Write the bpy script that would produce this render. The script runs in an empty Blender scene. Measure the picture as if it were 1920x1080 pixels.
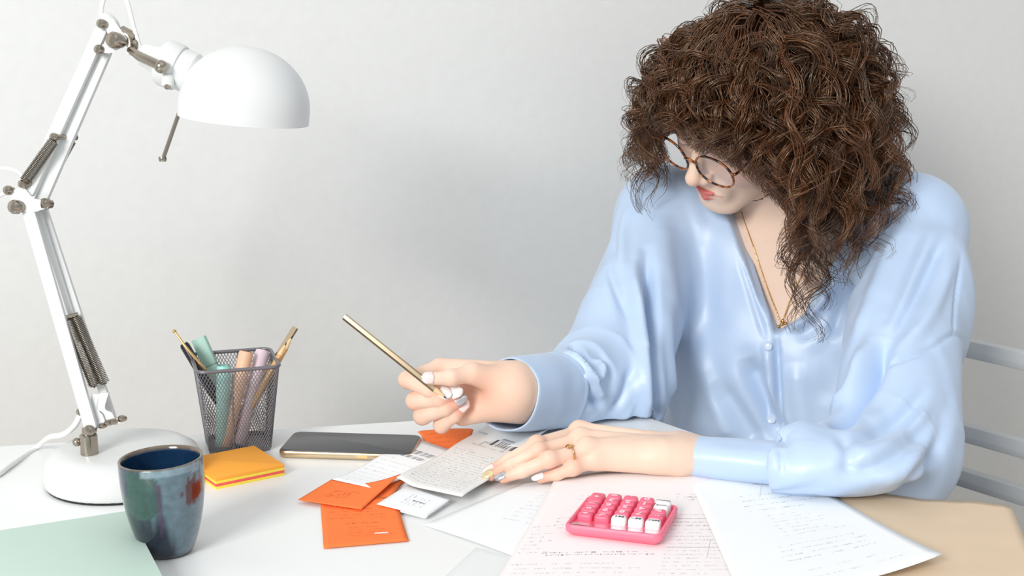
import bpy, math, random
import numpy as np
from mathutils import Vector, Matrix
rng = np.random.default_rng(7); random.seed(7)
SC = bpy.context.scene; COL = SC.collection
TAU = 2*math.pi
# ------------------------------------------------------------------ camera model (45 mm lens, pitched 11 degrees down)
FPX = 2400.0; PIT = math.radians(11.0)
CAM = np.array([0.0, 0.0, 1.2]); CF = np.array([0, math.cos(PIT), -math.sin(PIT)]); CU = np.array([0, math.sin(PIT), math.cos(PIT)]); CR = np.array([1.0, 0, 0])
TZ = 0.75                                     # table height
def ray(px, py): return CF + (px-960)/FPX*CR - (py-540)/FPX*CU
def P(px, py, d): return CAM + d*ray(px, py)
def T(px, py, z=TZ):
    r = ray(px, py); return CAM + r*((z-CAM[2])/r[2])
def proj(w):
    v = np.asarray(w)-CAM; d = v@CF
    return np.stack([960+FPX*(v@CR)/d, 540-FPX*(v@CU)/d], -1)
def unit(v): v = np.asarray(v, float); return v/np.linalg.norm(v)
# ------------------------------------------------------------------ materials
def lin(c):
    if isinstance(c, str):
        c = [int(c[i:i+2], 16)/255 for i in (0, 2, 4)]
    return tuple((x/12.92 if x <= .04045 else ((x+.055)/1.055)**2.4) for x in c)+(1.0,)
def mat(name, col, rough=.5, metal=0, var=.04, scale=40, bump=0, spec=.5, coat=0, sss=0, attr=None, emit=0, trans=0, aniso=0, sheen=0, alpha=1):
    m = bpy.data.materials.new(name); m.use_nodes = True
    nt = m.node_tree; b = nt.nodes['Principled BSDF']; L = nt.links.new
    c = lin(col)
    tc = nt.nodes.new('ShaderNodeTexCoord'); nz = nt.nodes.new('ShaderNodeTexNoise')
    nz.inputs['Scale'].default_value = scale; nz.inputs['Detail'].default_value = 4
    L(tc.outputs['Object'], nz.inputs['Vector'])
    mx = nt.nodes.new('ShaderNodeMix'); mx.data_type = 'RGBA'; mx.blend_type = 'MULTIPLY'
    mr = nt.nodes.new('ShaderNodeMapRange'); mr.inputs['To Min'].default_value = 1-var; mr.inputs['To Max'].default_value = 1+var
    L(nz.outputs['Fac'], mr.inputs['Value'])
    mx.inputs[0].default_value = 1
    if attr:
        at = nt.nodes.new('ShaderNodeAttribute'); at.attribute_name = attr; L(at.outputs['Color'], mx.inputs[6])
    else: mx.inputs[6].default_value = c
    L(mr.outputs[0], mx.inputs[7]); L(mx.outputs[2], b.inputs['Base Color'])
    b.inputs['Roughness'].default_value = rough; b.inputs['Metallic'].default_value = metal
    b.inputs['Specular IOR Level'].default_value = spec; b.inputs['Coat Weight'].default_value = coat; b.inputs['Coat Roughness'].default_value = .08
    b.inputs['Transmission Weight'].default_value = trans; b.inputs['Anisotropic'].default_value = aniso; b.inputs['Alpha'].default_value = alpha
    b.inputs['Sheen Weight'].default_value = sheen
    if sss:
        b.inputs['Subsurface Weight'].default_value = sss; b.inputs['Subsurface Radius'].default_value = (.012, .005, .003); b.inputs['Subsurface Scale'].default_value = .6
    if bump:
        bp = nt.nodes.new('ShaderNodeBump'); bp.inputs['Strength'].default_value = bump; bp.inputs['Distance'].default_value = .002
        L(nz.outputs['Fac'], bp.inputs['Height']); L(bp.outputs[0], b.inputs['Normal'])
    return m
M = {}
M['wall'] = mat('wall_paint', 'e2e3e1', .8, var=.03, scale=60, bump=.25, spec=.2)
M['floor'] = mat('floor_wood', 'b9aa98', .6, var=.15, scale=6)
M['table'] = mat('table_white', 'eff1f0', .35, var=.01, spec=.4)
M['white'] = mat('white_enamel', 'dcdedd', .38, var=.01, spec=.45)
M['cord'] = mat('white_cord', 'f0f0ee', .5)
M['black'] = mat('black_rubber', '141416', .5)
M['steel'] = mat('nickel_steel', 'a89f92', .22, 1, var=.08)
M['steeld'] = mat('spring_steel', '8d857a', .3, 1, var=.1)
M['gold'] = mat('polished_gold', 'd9b27c', .22, 1, var=.05)
M['pgold'] = mat('champagne_gold', 'cdb899', .33, 1, var=.05)
M['goldj'] = mat('jewellery_gold', 'd9ae72', .2, 1, var=.03)
M['chair'] = mat('chair_white', 'c9cbca', .5, var=.02)
M['mint'] = mat('mint_cover', 'cfe6da', .6, var=.02)
M['pages'] = mat('page_edges', 'f2f0ea', .8)
M['paper'] = mat('paper_white', 'f4f6f7', .8, var=.01, spec=.2)
M['paperw'] = mat('paper_receipt', 'ebebe8', .8, var=.02, spec=.2)
M['paperp'] = mat('paper_pinkish', 'f5efef', .8, var=.01, spec=.2)
M['orange'] = mat('paper_orange', 'fb8144', .75, var=.05, spec=.2)
M['card'] = mat('brown_card', 'dcc6ab', .85, var=.07, scale=25, spec=.2)
M['inkg'] = mat('ink_grey', 'a9abb0', .8); M['inkl'] = mat('ink_pale', 'c6c8d0', .8); M['inkd'] = mat('ink_dark', '4c4e52', .8)
M['inkf'] = mat('ink_faint', 'd9dde2', .8); M['inkb'] = mat('ink_brown', 'd0541a', .8); M['inkv'] = mat('ink_violet', 'b7b4cf', .8)
M['sleeve'] = mat('clear_plastic', 'f4f7f8', .15, var=.01, alpha=.13)
M['n_or'] = mat('note_orange', 'fcab3a', .75, var=.03); M['n_ye'] = mat('note_yellow', 'f7e04a', .75, var=.03); M['n_pk'] = mat('note_pink', 'f4605c', .75, var=.03)
M['mesh'] = mat('grey_wire', '8d8b90', .4, .5); M['rim'] = mat('grey_rim', '7d7b80', .38, .5)
M['screen'] = mat('phone_glass', '3d3e42', .25, var=.03, spec=.6)
M['pink'] = mat('calculator_pink', 'f87890', .42, var=.02); M['pinkd'] = mat('calculator_deep_pink', 'f2607c', .42, var=.02)
M['keyp'] = mat('key_pink', 'f56a86', .38, var=.02); M['keyw'] = mat('key_white', 'f7f7f6', .35, var=.01)
M['ltr_w'] = mat('letter_white', 'ffe3ea', .5); M['ltr_k'] = mat('letter_grey', '4a4e58', .5)
M['lcd'] = mat('display_glass', 'f2849c', .06, var=.02, spec=1.0, coat=1)
M['lcdg'] = mat('reflection_grey', 'b3b1b4', .15, var=.03, spec=.8)
M['teal'] = mat('marker_turquoise', 'a4d8cf', .5); M['teald'] = mat('marker_dark_turquoise', '2f8f86', .5); M['mintm'] = mat('marker_mint', 'a8cdbf', .55)
M['peach'] = mat('marker_peach', 'edbe9e', .5); M['lilac'] = mat('marker_lilac', 'd8c6d0', .5); M['bored'] = mat('marker_bore', '8d5a48', .6)
M['wood'] = mat('pencil_wood', 'd2a468', .55, var=.1); M['woodl'] = mat('pencil_bare_wood', 'e7c79a', .7, var=.1); M['lead'] = mat('pencil_lead', '2d2b2b', .4)
M['penb'] = mat('pen_black', '17171a', .3)
# ------------------------------------------------------------------ mesh builder
class MB:
    def __init__(s): s.v = []; s.f = []; s.mi = []; s.n = 0; s.cur = 0
    def add(s, v, f):
        v = np.asarray(v, float); s.v.append(v)
        for q in f: s.f.append([i+s.n for i in q]); s.mi.append(s.cur)
        s.n += len(v); return s
    def m(s, i): s.cur = i; return s
    def box(s, c, ax, h, bev=0):
        c = np.asarray(c, float); ax = [unit(a) for a in ax]; h = np.array(h, float)
        if bev <= 0:
            v = [c+sx*h[0]*ax[0]+sy*h[1]*ax[1]+sz*h[2]*ax[2] for sx in (-1, 1) for sy in (-1, 1) for sz in (-1, 1)]
            return s.add(v, [[0,1,3,2],[4,6,7,5],[0,4,5,1],[2,3,7,6],[0,2,6,4],[1,5,7,3]])
        # rounded slab: rounded rectangle in ax0/ax1 with chamfered top and bottom
        return s.slab(c, ax, h, r=bev*1.0, ch=min(bev*.5, h[2]*.8))
    def slab(s, c, ax, h, r=.004, ch=.001, n=6):
        c = np.asarray(c, float); ax = [unit(a) for a in ax]
        def ring(i, z):
            o = []
            rr = max(r-i, 1e-5); hx, hy = h[0]-i, h[1]-i
            for k, (sx, sy) in enumerate(((1,1),(-1,1),(-1,-1),(1,-1))):
                for j in range(n+1):
                    a = (k+j/n)*math.pi/2
                    o.append(c+(sx*(hx-rr)+rr*math.cos(a))*ax[0]+(sy*(hy-rr)+rr*math.sin(a))*ax[1]+z*ax[2])
            return o
        return s.loft([ring(ch, -h[2]), ring(ch*.3, -h[2]+ch*.3), ring(0, -h[2]+ch), ring(0, h[2]-ch), ring(ch*.3, h[2]-ch*.3), ring(ch, h[2])])
    def loft(s, rings, cap=True, close=True):
        n = len(rings[0]); f = []
        for i in range(len(rings)-1):
            for j in range(n if close else n-1):
                k = (j+1) % n; f.append([i*n+j, i*n+k, (i+1)*n+k, (i+1)*n+j])
        if cap: f.append(list(range(n))[::-1]); f.append([(len(rings)-1)*n+j for j in range(n)])
        return s.add(np.concatenate([np.asarray(r) for r in rings]), f)
    def frame(s, d):
        d = unit(d); a = np.array([0, 0, 1.0]) if abs(d[2]) < .9 else np.array([1.0, 0, 0])
        x = unit(np.cross(a, d)); return x, np.cross(d, x), d
    def lathe(s, prof, o, axis, n=32, cap=False, xdir=None):
        o = np.asarray(o, float); x, y, d = s.frame(axis)
        if xdir is not None: x = unit(np.asarray(xdir)-np.dot(xdir, d)*d); y = np.cross(d, x)
        rings = [[o+z*d+r*(math.cos(TAU*j/n)*x+math.sin(TAU*j/n)*y) for j in range(n)] for r, z in prof]
        return s.loft(rings, cap)
    def cyl(s, a, b, r, r2=None, n=20, bev=.0):
        a = np.asarray(a, float); b = np.asarray(b, float); L = np.linalg.norm(b-a); r2 = r if r2 is None else r2
        pr = [(r, 0), (r2, L)] if not bev else [(r-bev, 0), (r, bev), (r2, L-bev), (r2-bev, L)]
        return s.lathe(pr, a, b-a, n, True)
    def tube(s, pts, r, n=8, cap=True):
        pts = np.asarray(pts, float); t = np.gradient(pts, axis=0); t /= np.linalg.norm(t, axis=1)[:, None]
        x, y, _ = s.frame(t[0]); rings = []
        rr = np.broadcast_to(r, (len(pts),))
        for p, d, q in zip(pts, t, rr):
            x = unit(x-np.dot(x, d)*d); y = np.cross(d, x)
            rings.append([p+q*(math.cos(TAU*j/n)*x+math.sin(TAU*j/n)*y) for j in range(n)])
        return s.loft(rings, cap)
    def ball(s, c, r, axes=None, n=14):
        c = np.asarray(c, float); r = np.broadcast_to(np.asarray(r, float), (3,)); A = np.eye(3) if axes is None else np.array([unit(a) for a in axes])
        rings = []
        for i in range(n+1):
            th = math.pi*i/n; th = min(max(th, .02), math.pi-.02)
            rings.append([c+np.array([math.sin(th)*math.cos(TAU*j/(2*n))*r[0], math.sin(th)*math.sin(TAU*j/(2*n))*r[1], -math.cos(th)*r[2]])@A for j in range(2*n)])
        return s.loft(rings, True)
    def build(s, name, mats, parent=None, smooth=35):
        v = np.concatenate(s.v); me = bpy.data.meshes.new(name)
        if parent is not None: v = v-WORLD_LOC.get(parent.name, np.zeros(3))
        me.from_pydata(v.tolist(), [], s.f)
        for m in (mats if isinstance(mats, (list, tuple)) else [mats]): me.materials.append(m)
        me.polygons.foreach_set('material_index', s.mi)
        o = bpy.data.objects.new(name, me); COL.objects.link(o)
        finish(me, smooth)
        if parent is not None: o.parent = parent; WORLD_LOC[o.name] = WORLD_LOC.get(parent.name, np.zeros(3))
        return o
WORLD_LOC = {}
def finish(me, ang=35):
    me.update()
    import bmesh
    bm = bmesh.new(); bm.from_mesh(me); bmesh.ops.recalc_face_normals(bm, faces=bm.faces); bm.to_mesh(me); bm.free()
    me.polygons.foreach_set('use_smooth', [True]*len(me.polygons))
    if ang < 180: me.set_sharp_from_angle(angle=math.radians(ang))
    me.update()
def tag(o, label=None, cat=None, group=None, kind=None):
    for k, v in (('label', label), ('category', cat), ('group', group), ('kind', kind)):
        if v: o[k] = v
    return o
def thing(name, loc, label, cat, group=None):
    o = bpy.data.objects.new(name, None); COL.objects.link(o); o.location = loc; o.empty_display_size = .02
    WORLD_LOC[o.name] = np.array(loc, float); return tag(o, label, cat, group)
def bez(pts, n=40):
    """smooth Catmull-Rom curve through the points"""
    p = np.asarray(pts, float); p = np.vstack([2*p[0]-p[1], p, 2*p[-1]-p[-2]]); out = []
    m = len(p)-3; per = max(2, n//m)
    for i in range(m):
        for t in np.linspace(0, 1, per, endpoint=(i == m-1)):
            a, b, c, d = p[i:i+4]
            out.append(.5*((2*b)+(c-a)*t+(2*a-5*b+4*c-d)*t*t+(3*b-a-3*c+d)*t**3))
    return np.array(out)
X, Y, Z = np.eye(3)
# ------------------------------------------------------------------ setting
wa = math.radians(22); wd = np.array([math.cos(wa), math.sin(wa), 0]); wn = np.array([math.sin(wa), -math.cos(wa), 0])   # wall direction, normal into the room
W0 = np.array([-.5, 1.66, 0])
MB().box(W0+wd*.6-wn*.05+Z*1.4, (wd, -wn, Z), (2.6, .05, 1.4)).build('wall_back', M['wall'])['kind'] = 'structure'
MB().box(W0+wd*.6+wn*2.0-Z*.05, (wd, -wn, Z), (2.6, 2.1, .05)).build('floor', M['floor'])['kind'] = 'structure'
MB().box(W0+wd*.6+wn*.008+Z*.04, (wd, -wn, Z), (2.6, .008, .04)).build('baseboard_back', M['white'])['kind'] = 'structure'
# ------------------------------------------------------------------ table
e0 = T(110, 830); e1 = T(760, 790); ed = unit(e1-e0)
A_ = T(1186, 787); sd = unit(np.array([.6, -.8, 0]))
A_ = e0+ed*np.dot(A_-e0, ed)
tbl = thing('table', (0, .8, 0), 'white table in front of the wall, holding the lamp, papers and mug', 'table')
out = [A_+sd*.0, A_+sd*1.1, np.array([A_[0]+.66, .05, TZ]), np.array([-.95, .05, TZ]), e0-ed*.45]
# soften the corner by the sitter
c0, c1 = A_-ed*.03, A_+sd*.03
poly = [c0, .25*c0+.5*A_+.25*c1, c1]+out[1:]
mb = MB()
def off(pl, z, s): 
    c = np.mean(pl, 0); return [np.array([*(c+(p-c)*s)[:2], z]) for p in pl]
mb.loft([off(poly, TZ-.024, .999), off(poly, TZ-.023, 1), off(poly, TZ-.001, 1), off(poly, TZ, .999)])
mb.build('tabletop', M['table'], tbl, 30)
for lx, ly in ((-.85, .2), (.45, .2), (-.85, 1.2), (.1, 1.32)):
    MB().cyl((lx, ly, 0), (lx, ly, TZ-.024), .016, .022, 20, .001).build('leg', M['chair'], tbl)
# ------------------------------------------------------------------ chair
ch_d = sd; ch_f = np.array([-.8, -.6, 0])                       # along the back, and the way the sitter faces
B0 = P(1813, 652, 1.80)
def cz(py, px): return P(px, py, 1.80)[2]
base = np.array([B0[0], B0[1], 0])-ch_d*.05
chair = thing('chair', base+ch_f*.2, 'white slat-back chair behind the sitting woman', 'chair')
for py, px in ((652, 1813), (818, 1790), (908, 1755)):
    z = cz(py, px)
    MB().slab(np.array([*base[:2], z]), (ch_d, Z, ch_f), (.33, .0125, .009), .003, .002).build('back_slat', M['chair'], chair)
for s in (-1, 1):
    q = base+ch_d*.33*s
    MB().box(q+Z*.42, (ch_d, ch_f, Z), (.013, .016, .42), .004).build('back_post', M['chair'], chair)
    q2 = q+ch_f*.40
    MB().box(q2+Z*.21, (ch_d, ch_f, Z), (.015, .015, .21), .004).build('leg', M['chair'], chair)
    MB().box(q+ch_f*.2+Z*.405, (ch_f, ch_d, Z), (.2, .01, .02), .003).build('side_rail', M['chair'], chair)
MB().slab(base+ch_f*.21+Z*.435, (ch_d, ch_f, Z), (.32, .21, .012), .03, .004).build('seat', M['chair'], chair)
# ------------------------------------------------------------------ desk lamp
LD = 1.335
bc = T(235, 899)+Z*.0004
lamp = thing('desk_lamp', bc, 'white jointed desk lamp with dome shade and springs', 'lamp')
mb = MB().lathe([(.0, .002), (.078, .002), (.0798, .004), (.0802, .012), (.079, .021), (.075, .029), (.067, .0345), (.056, .037), (0.0, .038)], bc, Z, 64); mb.build('base', M['white'], lamp, 50)
MB().lathe([(0, 0), (.0775, 0), (.0785, .0028), (.0, .0028)], bc, Z, 48).build('base_pad', M['black'], lamp)
def LP(px, py, o=0): return P(px, py, LD+o)         # a point in the lamp's plane, o metres behind it
sk = T(168, 852, TZ+.037)
MB().cyl(sk, sk+Z*.0215, .0088, .0088, 24, .001).cyl(sk+Z*.0215, sk+Z*.028, .006, .006, 16).build('socket', M['steel'], lamp)
o_ = sk+Z*.013-X*.012
MB().cyl(sk+Z*.013-X*.006, o_, .0025, n=10).ball(o_, (.0045, .0045, .0045)).build('set_screw', M['steel'], lamp)
D0 = (sk-CAM)@CF-LD
def lp(px, py, o=0): return P(px, py, LD+D0+o)
def flat_bar(a, b, w, t, nrm=CF):
    d = unit(b-a); s_ = unit(np.cross(d, nrm)); n = np.cross(s_, d)
    return (a+b)/2, (d, s_, n), (np.linalg.norm(b-a)/2, w/2, t/2)
def bar(name, a, b, w, t, par=lamp, m='white', nrm=CF):
    c, ax, h = flat_bar(a, b, w, t, nrm)
    return MB().slab(c, ax, h, min(w, 2*h[0])*.3, t*.12).build(name, M[m], par)
def screw(c, r, L, par=lamp, m='steel', ax=None, nm='screw'):
    ax = unit(P(960, 540, 1)-P(960, 540, 2)) if ax is None else ax
    ax = unit(ax+np.array([-.55, 0, 0]))
    c = np.asarray(c)
    mb = MB().lathe([(0, -L), (r*.75, -L), (r*.8, -.2*L), (r, -.2*L), (r, .55*L), (r*.8, .9*L), (0, L)], c, ax, 20)
    return mb.build(nm, M[m], par)
# lower arm: two parallel white bars
bar('lower_arm_bar', lp(52, 388, -.006), lp(172, 806, -.006), .0125, .006)
bar('lower_arm_bar', lp(79, 385, .014), lp(212, 790, .014), .0085, .006)
bar('lower_arm_bar', lp(72, 396, .006), lp(150, 640, .010), .006, .004)
# foot bracket
mb = MB()
fb = [(160, 775), (176, 815), (182, 812), (228, 790), (212, 740), (196, 728), (188, 738), (196, 770)]
for o in (-.004, .010):
    mb.loft([[lp(x, y, o) for x, y in ((150, 762), (160, 812), (181, 815), (178, 780))], [lp(x, y, o+.0025) for x, y in ((150, 762), (160, 812), (181, 815), (178, 780))]])
mb.loft([[lp(x, y, -.002) for x, y in ((172, 806), (232, 792), (230, 782), (170, 796))], [lp(x, y, .012) for x, y in ((172, 806), (232, 792), (230, 782), (170, 796))]])
mb.build('foot_bracket', M['white'], lamp)
for (pa, pb, pc, pd) in (((181, 738), (176, 765), (186, 778), (193, 800)), ((197, 736), (190, 765), (204, 775), (212, 796))):
    pts = bez([lp(*pa, .001), lp(*pb, .001), lp(*pc, .001), lp(*pd, .001)], 16)
    c = MB(); rings = []
    for i, p in enumerate(pts):
        w = .0042
        rings.append([p-X*w-CF*.002, p+X*w-CF*.002, p+X*w+CF*.002, p-X*w+CF*.002])
    c.loft(rings); c.build('spring_hanger', M['white'], lamp)
for q in ((193, 798), (204, 792), (213, 790)): screw(lp(*q, -.004), .0030, .004)
screw(lp(229, 785, 0), .0037, .004); screw(lp(152, 772, -.004), .0040, .004); screw(lp(169, 807, -.008), .0058, .005)
def spring(a, b, r, turns, par=lamp):
    d = b-a; L = np.linalg.norm(d); x, y, z = MB().frame(d); n = turns*10
    t = np.linspace(0, 1, n); e = np.clip(np.minimum(t, 1-t)/.04, .15, 1)
    pts = [a+d*tt+r*ee*(math.cos(TAU*turns*tt)*x+math.sin(TAU*turns*tt)*y) for tt, ee in zip(t, e)]
    return MB().tube(pts, L/turns*.36, 5).build('spring', M['steeld'], par, 180)
spring(lp(127, 598, .0), lp(178, 727, .0), .0050, 44)
spring(lp(141, 592, .002), lp(197, 722, .002), .0052, 44)
MB().cyl(lp(117, 598, 0), lp(147, 590, .004), .0028).build('spring_pin', M['steel'], lamp)
# elbow
mb = MB()
el = [(22, 357), (44, 350), (62, 372), (92, 378), (90, 390), (62, 398), (34, 396), (20, 372)]
for o in (-.010, .010): mb.loft([[lp(x, y, o) for x, y in el], [lp(x, y, o+.0025) for x, y in el]])
mb.build('elbow_bracket', M['white'], lamp)
screw(lp(31, 388, -.013), .0072, .007); screw(lp(17, 357, -.010), .0048, .005); screw(lp(87, 382, -.006), .0058, .006)
# upper arm
bar('upper_arm_bar', lp(52, 365, -.004), lp(193, 52, -.004), .0125, .007)
bar('upper_arm_bar', lp(72, 388, .004), lp(200, 92, .004), .0125, .007)
spring(lp(102, 262, -.012), lp(44, 343, -.012), .0052, 34)
spring(lp(137, 262, .012), lp(97, 333, .012), .0040, 34)
screw(lp(102, 257, -.012), .0042, .004); screw(lp(43, 345, -.012), .0042, .004); screw(lp(55, 344, -.006), .0040, .004); screw(lp(137, 257, .010), .0042, .004)
MB().cyl(lp(102, 257, -.012), lp(137, 257, .012), .0024).build('spring_pin', M['steel'], lamp)
# head bracket
mb = MB()
hb = [(190, 36), (212, 36), (238, 72), (232, 88), (205, 100), (186, 98), (186, 88), (207, 74)]
for o in (-.010, .008): mb.loft([[lp(x, y, o) for x, y in hb], [lp(x, y, o+.002) for x, y in hb]])
mb.build('head_bracket', M['white'], lamp)
MB().ball(lp(207, 42, .003), (.012, .008, .007), (unit(lp(220, 60)-lp(200, 40)), CF, unit(lp(220, 20)-lp(200, 40)))).build('cord_grip', M['white'], lamp)
screw(lp(192, 45, -.012), .0048, .005); screw(lp(187, 93, -.010), .0048, .005); screw(lp(217, 76, -.014), .0085, .008)
# hinge plate (bent metal) and rod
hp = [lp(222, 60, -.006), lp(236, 66, -.006), lp(241, 80, -.005), lp(240, 101, -.004)]
mb = MB(); pts = bez(hp, 16); mb.loft([[p-CF*.002, p+CF*.022, p+CF*.022+X*.0022, p-CF*.002+X*.0022] for p in pts]); mb.build('hinge_plate', M['steel'], lamp)
MB().cyl(lp(224, 60, .012), lp(252, 78, .012), .008, .009, 20, .001).ball(lp(252, 84, .008), .006).build('hinge_barrel', M['steel'], lamp)
MB().tube([lp(243, 93, -.008), lp(262, 106, -.016), lp(300, 123, -.027)], [.0035, .0048, .0048], 12).ball(lp(302, 125, -.030), .0068, n=10).build('hinge_rod', M['steel'], lamp)
# shade: dome whose axis leans a little to the right
rimc = lp(457, 225, .0); ux = unit(lp(577, 237)-lp(336, 212)); 
Rs_ = np.linalg.norm(lp(577, 237)-lp(336, 213))/2
ax_up = unit(np.cross(ux, np.array([0, 1, 0.02]))); ax_up = ax_up if ax_up[2] > 0 else -ax_up
prof = []
for i in range(15):
    a = math.pi/2*i/14; prof.append((Rs_*math.cos(a)+1e-4, Rs_*(.20)+Rs_*.93*math.sin(a)))
pin = [(r*.972, z-.001) for r, z in prof[:-1]][::-1]
mb = MB().lathe([(Rs_*.998, 0)]+prof+[(1e-4, prof[-1][1]-.0015)]+pin+[(Rs_*.975, .0)]+[(Rs_*.998, 0)], rimc, ax_up, 72)
shade = mb.build('lamp_shade', M['white'], lamp, 60)
na = lp(352, 135, .0); nb = lp(296, 112, .0); nd = unit(nb-na)
MB().lathe([(.016, -.012), (.0215, -.006), (.0215, .010), (.0205, .011), (.0205, .012)], na, nd, 40).build('shade_neck', M['white'], lamp, 40)
MB().lathe([(.0, .009), (.0232, .009), (.0240, .011), (.0240, .024), (.0225, .028), (.016, .030), (.0135, .036), (.012, .048), (.006, .054), (0, .0545)], na, nd, 40).build('lamp_holder', M['white'], lamp, 40)
MB().cyl(lp(316, 140, -.017), lp(314, 163, -.017), .0062, .0062, 16, .001).cyl(lp(302, 125, -.016), lp(320, 130, -.008), .005).build('clamp_lug', M['white'], lamp)
screw(lp(314, 163, -.022), .0026, .003)
MB().lathe([(.001, -.012), (.004, -.012), (.016, .008), (.019, .026), (.016, .04), (.0, .048)], rimc+ax_up*.052, -ax_up, 24).build('bulb', mat('bulb_glass', 'f4f2ea', .3), lamp)
MB().tube([lp(338, 205, -.012), lp(306, 297, -.014)], .0021, 10).lathe([(0, -.002), (.0035, -.002), (.0042, .001), (.0035, .003), (0, .003)], lp(305, 299, -.014), Z, 16).build('tilt_handle', M['steel'], lamp)
# cord: loop over the head, along the arm, off the back of the table
MB().tube(bez([lp(193, 40, .004), lp(190, 20, .004), lp(197, -8, .006), lp(212, -24, .008), lp(230, -16, .008), lp(241, 12, .008), lp(252, 55, .008), lp(268, 100, .006), lp(290, 112, .002)], 60), .0024, 8).build('cord_loop', M['cord'], lamp, 180)
MB().tube(bez([lp(50, 350, .010), lp(36, 323, .014), lp(0, 316, .018), lp(-40, 330, .02), lp(-60, 420, .018), lp(-36, 400, .014), lp(10, 362, .014), lp(48, 380, .012), lp(90, 440, .016), lp(120, 540, .016), lp(150, 620, .016)], 80), .0019, 8).build('cord_elbow', M['cord'], lamp, 180)
cp = [lp(153, 772, .0), lp(140, 798, .0), lp(118, 815, .004)]
q = T(70, 838, TZ+.003); q1 = T(20, 872, TZ+.003); q2 = T(-10, 893, TZ+.003); q3 = T(-60, 912, TZ+.003)
MB().tube(bez(cp+[.5*(cp[-1]+q)+Z*.004, q, q1, q2, q3], 60), .0031, 8).build('power_cord', M['cord'], lamp, 180)
# ------------------------------------------------------------------ mug
mc = T(317, 1034)
def mug_mat():
    m = bpy.data.materials.new('reactive_glaze'); m.use_nodes = True; nt = m.node_tree; b = nt.nodes['Principled BSDF']; L = nt.links.new
    at = nt.nodes.new('ShaderNodeAttribute'); at.attribute_name = 'Col'
    nz = nt.nodes.new('ShaderNodeTexNoise'); nz.inputs['Scale'].default_value = 160; nz.inputs['Detail'].default_value = 6
    tc = nt.nodes.new('ShaderNodeTexCoord'); L(tc.outputs['Object'], nz.inputs['Vector'])
    mr = nt.nodes.new('ShaderNodeMapRange'); mr.inputs['To Min'].default_value = .55; mr.inputs['To Max'].default_value = 1.45; L(nz.outputs['Fac'], mr.inputs['Value'])
    mx = nt.nodes.new('ShaderNodeMix'); mx.data_type = 'RGBA'; mx.blend_type = 'MULTIPLY'; mx.inputs[0].default_value = 1
    L(at.outputs['Color'], mx.inputs[6]); L(mr.outputs[0], mx.inputs[7]); L(mx.outputs[2], b.inputs['Base Color'])
    b.inputs['Roughness'].default_value = .16; b.inputs['Coat Weight'].default_value = .6; b.inputs['Coat Roughness'].default_value = .04
    return m
RT, RB, HM = .0372, .0215, .0865
def mug_r(t): return RB+(RT-RB)*(1-(1-t)**2.1)**.86-.0006*t**6
prof = [(1e-4, 0), (RB*.8, 0), (RB, .002)]+[(mug_r(t), .002+(HM-.002)*t) for t in np.linspace(.04, 1, 40)]
prof += [(RT-.0008, HM+.0016), (RT-.0022, HM+.0018), (RT-.0033, HM+.0004)]+[(mug_r(t)-.0036, .006+(HM-.006)*t) for t in np.linspace(.97, .05, 26)]+[(1e-4, .007)]
tilt = unit(np.array([-.035, 0, 1]))
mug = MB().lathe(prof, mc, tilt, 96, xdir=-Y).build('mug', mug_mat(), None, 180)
tag(mug, 'dark blue glazed ceramic mug beside the mint notebook', 'mug')
me = mug.data; nv = len(me.vertices); co = np.zeros(nv*3); me.vertices.foreach_get('co', co); co = co.reshape(-1, 3)-mc
# glaze areas run round the real cup: angle seen from the front, height 0..1
ang = np.arctan2(co[:, 0], -co[:, 1]); hh = co[:, 2]/HM; ring_i = np.arange(nv)//96
def L3(s): return np.array(lin(s)[:3])
colr = np.tile(L3('566c78'), (nv, 1))
def put(mask, s, a=1.0): colr[mask] = colr[mask]*(1-a)+L3(s)*a
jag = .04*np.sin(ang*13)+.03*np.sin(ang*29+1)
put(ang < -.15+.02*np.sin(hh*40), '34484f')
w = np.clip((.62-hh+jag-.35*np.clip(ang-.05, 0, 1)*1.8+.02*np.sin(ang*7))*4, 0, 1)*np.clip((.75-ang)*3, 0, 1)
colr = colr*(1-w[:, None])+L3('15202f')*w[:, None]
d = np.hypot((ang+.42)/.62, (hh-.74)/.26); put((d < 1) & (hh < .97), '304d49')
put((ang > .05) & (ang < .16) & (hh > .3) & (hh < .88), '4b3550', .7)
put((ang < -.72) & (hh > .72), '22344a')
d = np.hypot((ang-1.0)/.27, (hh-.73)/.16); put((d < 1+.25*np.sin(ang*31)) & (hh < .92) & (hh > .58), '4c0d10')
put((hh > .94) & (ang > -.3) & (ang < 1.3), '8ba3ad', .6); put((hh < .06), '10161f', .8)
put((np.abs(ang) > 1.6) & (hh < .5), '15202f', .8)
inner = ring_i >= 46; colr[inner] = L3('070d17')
inn = inner & (hh > .62) & (np.abs(ang) > 1.5); colr[inn] = L3('173250')  # blue highlight painted onto the upper back of the inside wall
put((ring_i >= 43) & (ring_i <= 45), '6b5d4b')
ca = me.color_attributes.new('Col', 'FLOAT_COLOR', 'POINT'); ca.data.foreach_set('color', np.hstack([colr, np.ones((nv, 1))]).ravel())
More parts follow.
